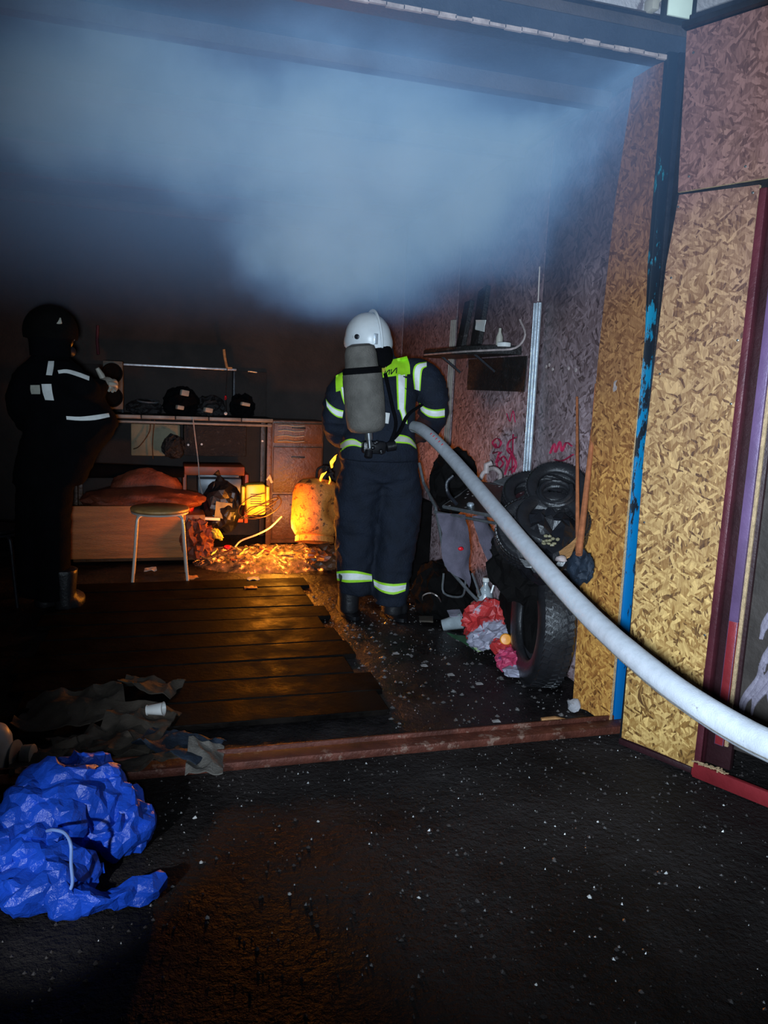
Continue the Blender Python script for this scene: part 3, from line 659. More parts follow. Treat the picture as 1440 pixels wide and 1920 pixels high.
b = B(); sheet(b, (1.710,3.746,0.931), (1.833,3.768,0.964), (1.851,3.653,0.944), (1.779,3.565,0.919), 5, 5, 0.01, 9, 0.006); tag(obj('metal_scrap', b, 'frame_edge'), 'bent grey sheet edge sticking up behind the framed panel', 'scrap')
b = B(); tube(b, [(1.682,3.860,0.931), (1.704,3.860,0.975), (1.773,3.896,0.992), (1.809,3.880,0.965), (1.782,3.828,0.921)], 0.012, 8, sm=4); tube(b, [(1.715,3.856,0.967), (1.715,3.863,1.013), (1.743,3.857,1.025)], 0.016, 8); tag(obj('bent_pipe', b, 'pale_trim'), 'curved dusty pipe end behind the framed panel below the graffiti', 'pipe')

# ---------------- torn folding frame with grey fabric panels (below the framed panel)
t = thing('folding_frame', 'collapsed metal folding frame hung with torn grey fabric panels, left of the upright tyre', 'frame', (2.081,4.645,0.000))
def cloth_strip(bm, L, Rr, bulge=0.03, seed=0, n=10):
    """L and R: matching lists of edge points; builds thick draped cloth between them"""
    L = smooth_path(L, 4); Rr = smooth_path(Rr, 4); g = []
    for i, (p, q) in enumerate(zip(L, Rr)):
        row = []
        for k in range(n+1):
            u = k/n; x = p*(1-u)+q*u; dd = (q-p).normalized(); nn = dd.cross((L[min(i+1, len(L)-1)]-L[max(i-1, 0)]).normalized()).normalized()
            row.append((x+nn*(bulge*math.sin(u*math.pi)+0.030*noise.noise(x*9+Vector((seed, 0, 0)))+0.012*noise.noise(x*22)), nn))
        g.append(row)
    for s in (0, 1):
        V = [[bm.verts.new(c+nn*(-0.004*s)) for c, nn in row] for row in g]
        for i in range(len(V)-1):
            for k in range(n):
                f = (V[i][k], V[i][k+1], V[i+1][k+1], V[i+1][k]); bm.faces.new(f if s == 0 else f[::-1])
b = B(); cloth_strip(b, [(1.461,3.904,0.741), (1.476,3.861,0.636), (1.480,3.820,0.526), (1.500,3.780,0.446)], [(1.566,3.749,0.758), (1.574,3.705,0.637), (1.577,3.681,0.497), (1.566,3.644,0.385)], 0.02, 1); obj('fabric_panel', b, 'grey_cloth', t, label='large grey panel with a pink tag')
b = B(); cloth_strip(b, [(1.608,3.766,0.746), (1.630,3.745,0.657), (1.650,3.694,0.580), (1.669,3.659,0.529)], [(1.633,3.615,0.772), (1.646,3.546,0.695), (1.663,3.507,0.620), (1.668,3.493,0.545)], 0.03, 4); obj('fabric_panel', b, 'grey_cloth', t)
b = B(); cloth_strip(b, [(1.612,3.326,0.646), (1.607,3.319,0.595), (1.600,3.315,0.557), (1.666,3.453,0.488)], [(1.611,3.256,0.669), (1.641,3.219,0.625), (1.656,3.187,0.586), (1.624,3.188,0.540)], 0.03, 7); obj('fabric_panel', b, 'grey_cloth', t)
b = B(); blob(b, (1.512,3.663,0.592), (0.015, 0.008, 0.010), 2, 0.2, 2, 1); obj('pink_tag', b, 'red_plastic', t)
b = B(); tube(b, [(1.509,4.392,0.966), (1.524,4.337,0.853), (1.501,4.041,0.748)], 0.009, 8); tube(b, [(1.501,4.041,0.748), (1.505,3.844,0.461), (1.562,3.632,0.366), (1.586,3.577,0.337)], 0.009, 8)
obj('side_tube', b, 'frame_edge', t)
b = B(); tube(b, [(1.674,3.504,0.620), (1.651,3.486,0.536)], 0.007, 8); tube(b, [(1.651,3.486,0.536), (1.632,3.487,0.445)], 0.015, 10); tube(b, [(1.632,3.487,0.445), (1.618,3.483,0.399)], 0.005, 6); obj('white_grip', b, 'white_plastic', t, label='white-sleeved strut')
b = B(); tube(b, [(1.493,3.840,0.417), (1.504,3.850,0.303), (1.566,3.738,0.313), (1.555,3.673,0.413)], 0.006, 6, sm=4); tube(b, [(1.663,3.373,0.449), (1.714,3.358,0.451)], 0.005, 6); tube(b, [(1.580,3.653,0.461), (1.600,3.577,0.357)], 0.006, 6); tube(b, [(1.488,4.020,0.727), (1.652,3.428,0.758), (1.635,3.174,0.666)], 0.008, 8); obj('wire_stay', b, 'frame_edge', t)
b = B(); blob(b, (1.74, 4.45, 0.14), (0.18, 0.22, 0.20), 4, 0.25, 1.5, 6, None, 0.0, True); tag(obj('charred_heap', crumple(b, 0.5, 3.0, 0.006, 30), 'deep_soot', smooth=False), 'charred black heap on the floor beneath the grey fabric panels', 'heap')
b = B(); blob(b, (1.62, 5.38, 0.66), (0.09, 0.08, 0.07), 3, 0.25, 2, 3, None, 0.602); tag(obj('paint_can', b, 'aged_plastic'), 'dusty pale container glimpsed between the firefighter and the grey fabric', 'container')
b = B(); bx(b, (1.72, 5.45, 0.30), (0.42, 0.40, 0.60), None, 0, 0.02); tag(obj('burnt_cabinet', b, 'deep_soot'), 'low burnt cabinet in the dark behind the firefighter and the grey fabric', 'cabinet')
b = B(); blob(b, (1.744,4.411,0.862), (0.13, 0.13, 0.18), 4, 0.3, 1.7, 2, None, None, True); tag(obj('rubbish_sack', crumple(b, 0.5, 3.0, 0.006, 30), 'deep_soot', smooth=False), 'black bag hanging in shadow behind the hose next to the firefighter', 'bag')
b = B(); tube(b, [(1.468,3.718,0.969), (1.436,3.721,0.932), (1.442,3.711,0.877), (1.465,3.643,0.832)], 0.010, 8, sm=4); tag(obj('bent_pipe', b, 'dark_steel'), 'dark bent pipe behind the hose, below the bag beside the firefighter', 'pipe')

# ---------------- rubbish at the tyre
t = thing('plastic_bottle', 'empty clear bottle with a white cap standing in the rubbish left of the tyre', 'bottle', (1.905,4.193,0.000))
pb = Vector((1.790,3.934,0.239)); 
b = B(); lathe(b, [(0.0, -0.24), (0.045, -0.24), (0.048, -0.20), (0.045, -0.09), (0.048, 0.0), (0.040, 0.04), (0.016, 0.078), (0.015, 0.10)], pb, (0.02, 0.05, 1), 20); obj('bottle_body', b, 'clear_plastic', t)
b = B(); lathe(b, [(0.020, 0.098), (0.020, 0.12), (0.0, 0.122)], pb, (0.02, 0.05, 1), 16); obj('cap', b, 'white_plastic', t)
b = B(); blob(b, (1.737,3.775,0.145), (0.121, 0.108, 0.121), 4, 0.32, 2.0, 4, None, None, True); tag(obj('carrier_bag', crumple(b, 0.5, 3.0, 0.006, 30), 'red_bag', smooth=False), 'crumpled red and white carrier bag under the clear bottle', 'bag')
b = B(); blob(b, (1.703,3.664,0.115), (0.108, 0.076, 0.057), 4, 0.35, 2.2, 11, Matrix.Rotation(-.4, 3, 'Y'), None, True); tag(obj('film_wrapper', crumple(b, 0.5, 3.0, 0.006, 30), 'grey_film', smooth=False), 'crumpled greyish film wrapper on the front of the red bag', 'wrapper')
b = B(); blob(b, (1.806,3.700,0.134), (0.057, 0.064, 0.108), 4, 0.32, 2.2, 17, Matrix.Rotation(-.3, 3, 'Y'), None, True); tag(obj('carrier_bag', crumple(b, 0.5, 3.0, 0.006, 30), 'red_bag', smooth=False), 'narrow red bag fold between the orange lid and the blue wrapper', 'bag')
b = B(); blob(b, (1.740,3.573,0.078), (0.057, 0.057, 0.044), 3, 0.3, 2.2, 31, None, 0.005, True); tag(obj('carrier_bag', crumple(b, 0.5, 3.0, 0.006, 30), 'red_bag', smooth=False), 'small red crumpled bag just below the orange lid', 'bag')
b = B(); blob(b, (1.718,3.408,0.062), (0.070, 0.076, 0.057), 4, 0.32, 2.4, 23, None, 0.004, True); tag(obj('snack_packet', crumple(b, 0.5, 3.0, 0.006, 30), 'pink_bag', smooth=False), 'pink foil packet lying on the floor against the tyre', 'packet')
b = B(); blob(b, (1.708,3.322,0.038), (0.064, 0.057, 0.025), 3, 0.3, 2.4, 25, None, 0.004, True); tag(obj('film_wrapper', crumple(b, 0.5, 3.0, 0.006, 30), 'grey_film', smooth=False), 'flattened greyish wrapper at the lowest end of the rubbish by the tyre', 'wrapper')
b = B(); blob(b, (1.876,3.749,0.235), (0.046, 0.038, 0.030), 3, 0.35, 2.4, 41, None, None, True); tag(obj('blue_wrapper', crumple(b, 0.5, 3.0, 0.006, 30), 'blue_wrap', smooth=False), 'bright blue wrapper at the top of the rubbish touching the tyre', 'wrapper')
b = B(); blob(b, (1.866,3.711,0.177), (0.038, 0.051, 0.089), 3, 0.3, 2.0, 44, None, None, True); tag(obj('film_wrapper', crumple(b, 0.5, 3.0, 0.006, 30), 'grey_film', smooth=False), 'pale film scrap beneath the blue wrapper beside the tyre', 'wrapper')
b = B(); lathe(b, [(0.0, -0.015), (0.029, -0.015), (0.031, 0.008), (0.026, 0.015), (0, 0.017)], (1.748,3.547,0.125), (-0.3, -0.9, 0.35), 20); tag(obj('orange_lid', b, 'orange_fruit'), 'round bright orange lid lying in the rubbish', 'lid')
b = B(); lathe(b, [(0.034, -0.06), (0.038, -0.02), (0.047, 0.05), (0.050, 0.06), (0.045, 0.06), (0.040, 0.0)], (1.673,4.115,0.041), (0.7, -0.3, 0.25), 20); tag(obj('plastic_cup', b, 'clear_plastic'), 'crushed clear plastic cup on the floor left of the red bag', 'cup')
b = B(); sheet(b, (1.664,4.190,0.095), (1.738,4.170,0.105), (1.719,4.068,0.093), (1.643,4.090,0.090), 5, 4, 0.006, 20, 0.002); tag(obj('paper_scrap', b, 'grey_film'), 'light grey paper scrap lying on the clear cup', 'paper')
b = B(); sheet(b, (1.593,3.990,0.020), (1.690,3.891,0.035), (1.690,3.698,0.020), (1.663,3.707,0.006), 8, 6, 0.008, 9, 0.003); sheet(b, (1.648,3.788,0.034), (1.747,3.737,0.040), (1.751,3.709,0.025), (1.656,3.683,0.012), 6, 5, 0.006, 14, 0.003, 5, 1); tag(obj('leaflet', b, ['leaf_print', 'lime_print']), 'glossy green and lime leaflet on the floor before the red bag', 'leaflet')
b = B(); sheet(b, (1.544,4.345,0.010), (1.629,4.326,0.012), (1.591,4.221,0.012), (1.516,4.260,0.010), 4, 3, 0.003, 15, 0.01); tag(obj('wood_scrap', b, 'cardboard'), 'small flat brown scrap on the floor behind the clear cup', 'scrap')
b = B(); tube(b, [(1.686,4.688,0.010), (1.315,3.660,0.346), (1.338,3.605,0.375), (1.357,3.545,0.368), (1.795,4.622,0.010)], 0.0035, 6, sm=5); tag(obj('wire_loop', b, 'white_cable'), 'thin pale wire arched over the floor right of the boots', 'wire')
b = B(); tube(b, [(1.583,2.813,0.016), (1.640,2.800,0.022), (1.702,2.764,0.018), (1.749,2.763,0.012)], [0.013, 0.016, 0.012, 0.005], 6, True, 0.7); tag(obj('wood_splinter', b, 'splinter'), 'light orange wood splinter lying just inside the rail by the post', 'splinter')
random.seed(12)
for i, (px, lab) in enumerate([((1.208,3.743,0.010), 'dull scrap on the floor, farthest of the few in front of the boots'), ((1.299,3.543,0.010), 'pale flake on the black floor, between boots and leaflet'), ((1.390,3.400,0.010), 'pale flake on the black floor, below the leaflet'), ((1.484,3.263,0.010), 'white flake on the floor between the pink packet and the rail'), ((1.512,2.796,0.010), 'grey flake on the floor left of the wood splinter'), ((1.388,2.852,0.010), 'flat grey flake near the rail, left of the splinter and its neighbour'), ((0.941,3.025,0.012), 'small bright white chip at the end of the boards'), ((0.707,2.765,0.010), 'white chip just inside the rail, nearest the middle'), ((0.578,2.791,0.012), 'white chip just inside the rail, left of its neighbour')]):
    b = B(); s = 0.018 if i < 6 else 0.010; p = Vector(px)
    sheet(b, p+Vector((-s, -s*.5, 0)), p+Vector((s, -s*.6, 0)), p+Vector((s*.7, s*.6, 0.004)), p+Vector((-s*.9, s*.5, 0.002)), 3, 3, 0.003, 60, 0.002, i)
    tag(obj('flake', b, 'chip' if i < 6 else 'white_plastic', smooth=False), lab, 'flake')

# ================================================================== THE HOSE
hp = [(1.368,4.739,1.086), (1.418,4.605,1.130), (1.457,4.412,1.182), (1.456,4.134,1.162), (1.461,3.713,1.053), (1.415,3.112,0.915), (1.367,2.590,0.801), (1.322,2.113,0.714), (1.271,1.744,0.688), (1.252,1.494,0.677), (1.259,1.322,0.672), (1.262,1.176,0.684), (1.266,1.006,0.690)]
HP = smooth_path(hp, 10)
t = thing('fire_hose', 'thick pale canvas fire hose running from the firefighter out past the gate', 'hose', HP[60])
b = B(); rings = tube(b, HP, 0.0345, 20)
for i, rg in enumerate(rings):
    c = sum((v.co for v in rg), Vector())/len(rg)
    for v in rg:
        k = noise.noise(v.co*9)*0.0012; v.co = c+(v.co-c)*(1+k/0.034)
obj('canvas_jacket', b, 'hose_canvas', t)
b = B(); X = None; pts = []
for i in range(14, len(HP)-1):
    d = (HP[i+1]-HP[i]).normalized(); s = Vector((0, 0, 1)).cross(d).normalized(); u_ = d.cross(s)
    if s.dot(CAM-HP[i]) < 0: s = -s
    pts.append(HP[i]+s*0.0300-Vector((0, 0, 1))*0.0165)
tube(b, pts, 0.0022, 6); obj('folded_seam', b, 'cylinder_cover', t)
b = B()
for k in range(5):
    i = 33+k; p = HP[i]; d = (HP[i+1]-HP[i-1]).normalized(); s = (CAM-p); s = (s-d*s.dot(d)).normalized(); q = p+s*0.0335+d.cross(s)*-0.012; bx(b, q, (0.007, 0.003, 0.012), Matrix((d, s, d.cross(s))).transposed())
obj('red_stencil_marks', b, 'red_stencil', t, kind='stuff')
b = B(); d0 = (HP[0]-HP[4]).normalized(); lathe(b, [(0.02, 0.16), (0.014, 0.14), (0.018, 0.08), (0.03, 0.06), (0.032, 0.02), (0.04, 0.018), (0.04, -0.03), (0.036, -0.03)][::-1], HP[0], d0, 20); obj('nozzle', b, 'brass_fitting', t)

# ================================================================== PEOPLE
def remeshed(bm, voxel, smooth_it=4, wr=0.0, wf=7.0, seed=0.0, keep=None):
    me = bpy.data.meshes.new('tmp'); bmesh.ops.recalc_face_normals(bm, faces=bm.faces); bm.to_mesh(me); bm.free()
    o = bpy.data.objects.new('tmp', me); C.objects.link(o)
    m = o.modifiers.new('r', 'REMESH'); m.mode = 'VOXEL'; m.voxel_size = voxel
    if smooth_it: s = o.modifiers.new('s', 'SMOOTH'); s.iterations = smooth_it; s.factor = 0.6
    dg = bpy.context.evaluated_depsgraph_get(); dg.update(); ev = o.evaluated_get(dg)
    me2 = bpy.data.meshes.new_from_object(ev); bpy.data.objects.remove(o); bpy.data.meshes.remove(me)
    bm = bmesh.new(); bm.from_mesh(me2); bpy.data.meshes.remove(me2); bm.normal_update()
    if wr:
        off = []
        for v in bm.verts:
            p = v.co; q = Vector((p.x*wf, p.y*wf, p.z*wf*1.7))+Vector((seed, 0, 0))
            q = q+Vector((noise.noise(q*0.5)*1.2, 0, noise.noise(q*0.5+Vector((9, 0, 0)))*1.2))
            k = (0.35-abs(noise.noise(q)))*1.6+0.4*noise.noise(q*2.4); off.append(v.normal*(k*wr))
        for v, d in zip(bm.verts, off): v.co += d
    return bm
def ell(bm, secs, seg=24, sub=4):
    """loft of ellipses (centre, half width, half depth) stacked along a path, in world axes x / y"""
    cs = smooth_path([Vector(s[0]) for s in secs], sub); n = len(cs); rings = []
    for i, c in enumerate(cs):
        u = i/(n-1); a = lerp_list([s[1] for s in secs], u); d = lerp_list([s[2] for s in secs], u)
        rings.append([bm.verts.new(c+Vector((a*math.copysign(abs(math.cos(t))**0.85, math.cos(t)), d*math.copysign(abs(math.sin(t))**0.85, math.sin(t)), 0))) for t in [2*math.pi*k/seg for k in range(seg)]])
    for i in range(n-1):
        for k in range(seg): bm.faces.new((rings[i][k], rings[i][(k+1) % seg], rings[i+1][(k+1) % seg], rings[i+1][k]))
    bm.faces.new(rings[0]); bm.faces.new(rings[-1][::-1])
def glove(parent, wrist, aim, side, m='black_cloth', s=1.0, curl=1.0, palm_dir=None):
    """gloved hand: palm and five curled fingers of unequal length"""
    wv = Vector(wrist); d = (Vector(aim)-wv).normalized(); pn = Vector(palm_dir or (0, 0, -1)); pn = (pn-d*pn.dot(d)).normalized(); sd = d.cross(pn)*side
    b = B()
    tube(b, [wv-d*0.05*s, wv, wv+d*0.04*s, wv+d*0.09*s], [0.036*s, 0.034*s, 0.044*s, 0.040*s], 12, True, 0.62)
    for k, (L, o_) in enumerate(((0.070, -0.030), (0.078, -0.010), (0.073, 0.011), (0.058, 0.030))):
        base = wv+d*0.085*s+sd*o_*s; q = [base-d*0.02*s, base+d*L*0.45*s+pn*0.006*s, base+d*L*0.72*s+pn*L*0.38*curl*s, base+d*L*0.62*s+pn*L*0.78*curl*s, base+d*L*0.3*s+pn*L*0.92*curl*s]
        tube(b, q, [0.0125*s, 0.0118*s, 0.0105*s, 0.009*s], 8, True, 1, 0, 3)
    th = wv+d*0.03*s-sd*0.035*s; tube(b, [th, th+d*0.025*s-sd*0.022*s+pn*0.01*s, th+d*0.05*s-sd*0.020*s+pn*0.03*s, th+d*0.06*s-sd*0.005*s+pn*0.045*s], [0.015*s, 0.014*s, 0.011*s], 8, True, 1, 0, 3)
    return obj('glove', b, m, parent)
def head(bm, c, look, r=0.092):
    """skull, jaw, brow, nose, ears for the masked face"""
    c = Vector(c); f = Vector(look).normalized(); s = Vector((0, 0, 1)).cross(f).normalized()
    blob(bm, c, (r*0.83, r*0.95, r*1.15), 3); blob(bm, c+f*r*0.45-Vector((0, 0, r*0.75)), (r*0.55, r*0.5, r*0.5), 3)
    for q in (-1, 1): blob(bm, c+s*q*r*0.86, (r*0.2, r*0.25, r*0.32), 2)
    tube(bm, [c+f*r*0.85+Vector((0, 0, r*0.15)), c+f*r*1.22-Vector((0, 0, r*0.22))], [r*0.12, r*0.2], 8)
def mask(parent, c, look, r=0.092):
    c = Vector(c); f = Vector(look).normalized(); s = Vector((0, 0, 1)).cross(f).normalized()
    b = B(); lathe(b, [(r*0.80, -0.01), (r*0.84, 0.012), (r*0.72, 0.045), (r*0.35, 0.065), (0, 0.068)], c+f*r*0.6, f, 24); mk = obj('face_mask', b, 'black_plastic', parent)
    b = B(); lathe(b, [(0.03, 0), (0.032, 0.03), (0.022, 0.045), (0, 0.046)], c+f*r*1.15-Vector((0, 0, r*0.6)), f-Vector((0, 0, 0.4)), 16); obj('breathing_valve', b, 'dark_steel', mk)
    for q in (-1, 1):
        b = B(); lathe(b, [(0.017, 0), (0.014, 0.006), (0, 0.008)], c+f*r*1.26+s*q*r*0.36+Vector((0, 0, r*0.1)), f, 14); obj('eye_window', b, 'clear_plastic', mk)
def project_strip(bvh, bm, L, Rr, off, nu=4, mi=0, th=0.004, sub=3, origin=CAM):
    """strip of tape laid on the garment: edges given as point lists, dropped onto the body surface"""
    L = smooth_path(L, sub) if len(L) > 2 else [Vector(L[0]).lerp(Vector(L[1]), k/8) for k in range(9)]
    Rr = smooth_path(Rr, sub) if len(Rr) > 2 else [Vector(Rr[0]).lerp(Vector(Rr[1]), k/8) for k in range(9)]
    G = []
    last = 4.4
    for p, q in zip(L, Rr):
        row = []
        for k in range(nu+1):
            a = p.lerp(q, k/nu); d = (a-origin).normalized(); h = bvh.ray_cast(origin, d, 12)
            if h[0] is None: pt = origin+d*((a-origin).length*0.995); nn = -d
            else: pt, nn = h[0], -d
            row.append((pt, nn))
        G.append(row)
    T = [[bm.verts.new(pt+nn*off) for pt, nn in r] for r in G]; U = [[bm.verts.new(pt+nn*(off-th)) for pt, nn in r] for r in G]; n = len(G)
    def F(*v): f = bm.faces.new(v); f.material_index = mi
    for i in range(n-1):
        for k in range(nu):
            F(T[i][k], T[i][k+1], T[i+1][k+1], T[i+1][k])
        F(T[i][0], T[i+1][0], U[i+1][0], U[i][0]); F(T[i][nu], U[i][nu], U[i+1][nu], T[i+1][nu])
    for k in range(nu): F(T[0][k], U[0][k], U[0][k+1], T[0][k+1]); F(T[-1][k], T[-1][k+1], U[-1][k+1], U[-1][k])
def tape(bvh, parent, L, Rr, inset=0.18, name='reflective_tape', m=('lime_tape', 'silver_tape'), off=0.007):
    L = [Vector(p) for p in L]; Rr = [Vector(p) for p in Rr]; b = B()
    project_strip(bvh, b, L, Rr, off, 6, 0)
    L2 = [p.lerp(q, inset) for p, q in zip(L, Rr)]; R2 = [q.lerp(p, inset) for p, q in zip(L, Rr)]
    project_strip(bvh, b, L2, R2, off+0.0025, 5, 1)
    return obj(name, b, list(m), parent)

# ---------------- main firefighter, seen from behind
ff = thing('person', 'firefighter seen from behind, white helmet, lime yoke, grey air cylinder on the back', 'person', (1.24, 4.50, 0.0))
b = B()
ell(b, [((1.299,4.520,0.845), 0.232, 0.165), ((1.289,4.500,0.945), 0.238, 0.165), ((1.275,4.480,1.051), 0.232, 0.16), ((1.274,4.480,1.173), 0.208, 0.15), ((1.280,4.500,1.316), 0.215, 0.155), ((1.293,4.530,1.443), 0.235, 0.15), ((1.304,4.560,1.524), 0.200, 0.12), ((1.293,4.580,1.593), 0.085, 0.09), ((1.268,4.600,1.682), 0.075, 0.08)])
ell(b, [((1.174,4.520,0.132), 0.100, 0.105), ((1.167,4.530,0.307), 0.108, 0.115), ((1.170,4.550,0.540), 0.128, 0.135), ((1.176,4.540,0.742), 0.142, 0.155), ((1.198,4.520,0.909), 0.145, 0.16)])
ell(b, [((1.383,4.440,0.085), 0.098, 0.105), ((1.393,4.460,0.284), 0.112, 0.12), ((1.421,4.500,0.547), 0.132, 0.14), ((1.424,4.520,0.746), 0.142, 0.155), ((1.386,4.510,0.913), 0.145, 0.16)])
tube(b, [(1.415,4.540,1.490), (1.521,4.520,1.492), (1.591,4.500,1.415), (1.618,4.500,1.296), (1.624,4.560,1.195), (1.608,4.720,1.127), (1.564,4.860,1.096)], [0.080, 0.098, 0.102, 0.094, 0.082, 0.066, 0.052], 18, True, 1, 0, 5)
tube(b, [(1.175,4.540,1.460), (1.079,4.520,1.412), (1.026,4.500,1.316), (1.015,4.520,1.211), (1.067,4.620,1.110), (1.229,4.800,1.071), (1.356,4.900,1.074)], [0.080, 0.092, 0.090, 0.086, 0.078, 0.062, 0.050], 18, True, 1, 0, 5)
bm_ = remeshed(b, 0.013, 4, 0.012, 7.0, 2.0)
body = obj('suit', bm_, 'navy_cloth', ff)
bmw = bmesh.new(); bmw.from_mesh(body.data); bmw.transform(Matrix.Translation(ff.location)); bvh = BVHTree.FromBMesh(bmw)
b = B(); head(b, (1.249,4.620,1.704), (0.25, 1, -0.1)); obj('head', remeshed(b, 0.008, 3), 'skin', ff)
mask(ff, (1.249,4.620,1.704), (0.25, 1, -0.1))
# boots
for k, (hx, hy, dx) in enumerate(((1.135, 4.52, 0.03), (1.395, 4.44, 0.10))):
    b = B(); ell(b, [((hx, hy, 0.02), 0.062, 0.075), ((hx, hy, 0.10), 0.062, 0.078), ((hx, hy, 0.26), 0.078, 0.085)], 18); ell(b, [((hx+dx*.6, hy+0.10, 0.02), 0.056, 0.15), ((hx+dx*.6, hy+0.09, 0.06), 0.056, 0.14), ((hx+dx*.5, hy+0.06, 0.095), 0.045, 0.10)], 18)
    bt = obj('boot', remeshed(b, 0.010, 2), 'rubber', ff); b = B()
    ell(b, [((hx+dx*.3, hy+0.05, 0.0), 0.060, 0.20), ((hx+dx*.3, hy+0.05, 0.022), 0.061, 0.20)], 20); obj('sole', b, 'black_plastic', bt)
glove(ff, (1.556,4.870,1.095), (1.507,4.980,1.107), 1, palm_dir=(-0.2, 0.3, -1)); glove(ff, (1.356,4.900,1.074), (1.471,5.020,1.075), -1, palm_dir=(0.2, 0.2, -1))
# helmet
hc = Vector((1.215,4.600,1.678))
hl = thing.__call__ if False else None
b = B(); Hr = Matrix.Rotation(R(-8), 3, 'Y') @ Matrix.Rotation(R(14), 3, 'X')
q = bmesh.ops.create_icosphere(b, subdivisions=5, radius=1.0)
for v in q['verts']:
    p = v.co.copy(); p = Vector((p.x*0.138, p.y*0.165, p.z*0.152))
    if p.z < 0.02:   # flared lower shell
        k = 1+0.10*min(1, (0.02-p.z)/0.06); p.x *= k; p.y *= k
    v.co = p
bmesh.ops.delete(b, geom=[v for v in b.verts if v.co.z < -0.045 - 0.02*(1 if v.co.y < 0 else -2.2)*min(1, abs(v.co.y)/0.12)], context='VERTS')
bmesh.ops.solidify(b, geom=list(b.faces), thickness=0.006)
b.transform(Matrix.Translation(hc+Vector((0, 0, 0.018))) @ Hr.to_4x4())
hel = obj('helmet', b, 'helmet_white', ff)
b = B(); pts = [hc+Vector((0, 0, 0.018))+Hr @ Vector((0.045*(1-0.2*abs(math.cos(a))), -0.172*math.cos(a), 0.158*math.sin(a))) for a in [R(-8+k*10) for k in range(20)]]
tube(b, pts, 0.011, 10, True, 0.7); obj('crest_ridge', b, 'helmet_white', hel)
b = B(); e = Hr @ Vector((-0.098, -0.112, 0.040)); lathe(b, [(0.015, -0.01), (0.015, 0.006), (0.009, 0.009), (0.006, 0.004), (0, 0.004)], hc+Vector((0, 0, 0.018))+e, e, 18); obj('visor_knob', b, 'dark_steel', hel)
b = B(); e = Hr @ Vector((0.0, -0.168, 0.03)); bx(b, hc+Vector((0, 0, 0.018))+e, (0.026, 0.006, 0.062), Hr @ Matrix.Rotation(R(8), 3, 'Y') @ Matrix.Rotation(R(-12), 3, 'X'), 0, 0.003); obj('rating_plate', b, 'galvanised', hel)
b = B(); ell(b, [((1.233,4.520,1.520), 0.12, 0.10), ((1.235,4.540,1.608), 0.115, 0.115), ((1.234,4.570,1.662), 0.105, 0.12)]); obj('neck_guard', b, 'black_cloth', ff)
# breathing set
t0, t1 = Vector((1.074,4.240,1.637)), Vector((1.133,4.235,1.147)); ax = (t0-t1); L = ax.length
b = B(); lathe(b, [(0.0, 0.0), (0.05, 0.002), (0.088, 0.012), (0.106, 0.035), (0.113, 0.09), (0.114, L*0.40), (0.111, L*0.66), (0.103, L*0.70), (0.096, L*0.72), (0.092, L*0.80), (0.090, L*0.9), (0.078, L*0.975), (0.05, L)], t1, ax, 36)
for v in b.verts: v.co += Vector((1, 1, 0))*0.0025*noise.noise(v.co*14)
cyl = obj('air_cylinder', b, 'cylinder_cover', ff)
b = B(); lathe(b, [(0.104, L*0.665), (0.110, L*0.675), (0.110, L*0.735), (0.100, L*0.745)], t1, ax, 30); obj('cylinder_strap', b, 'black_cloth', ff)
b = B(); lathe(b, [(0.0, -0.085), (0.013, -0.085), (0.014, -0.04), (0.022, -0.038), (0.024, 0.004), (0.0, 0.006)], t1+Vector((0.01, 0, 0)), ax, 16); obj('cylinder_neck', b, 'brass_fitting', ff)
vk = Vector((1.191,4.260,1.068)); b = B()
bx(b, vk+Vector((0.0, 0.03, -0.005)), (0.14, 0.07, 0.075), None, 0, 0.018); lathe(b, [(0.028, 0), (0.03, 0.05), (0.022, 0.055)], vk+Vector((0.07, 0, 0.0)), (1, 0, 0.2), 16); lathe(b, [(0.022, 0), (0.024, 0.04), (0.016, 0.045)], vk+Vector((-0.04, -0.02, -0.02)), (-0.2, -0.3, -1), 16)
for a in range(5): blob(b, vk+Vector((0.03*math.sin(a*2), -0.035, 0.03*math.cos(a*2.3))), (0.014, 0.012, 0.012), 2)
obj('pressure_reducer', b, 'black_plastic', ff)
b = B(); bx(b, (t0+t1)/2+Vector((0.015, 0.125, 0)), (0.20, 0.025, L*0.95), ax.to_track_quat('Z', 'Y').to_matrix(), 0, 0.01); obj('back_plate', b, 'black_plastic', ff)
b = B(); tube(b, [(1.244,4.300,1.487), (1.288,4.280,1.308), (1.316,4.280,1.186), (1.265,4.270,1.047)], 0.011, 8, sm=5); tube(b, [(1.223,4.270,1.046), (1.334,4.300,1.139), (1.400,4.320,1.254), (1.500,4.380,1.312)], 0.017, 8, True, 0.5, 0, 5); obj('harness_strap', b, 'black_cloth', ff)
b = B(); bx(b, (1.256,4.270,1.234), (0.030, 0.008, 0.062), Matrix.Rotation(R(6), 3, 'Y'), 0, 0.002); obj('harness_label', b, 'white_plastic', ff)
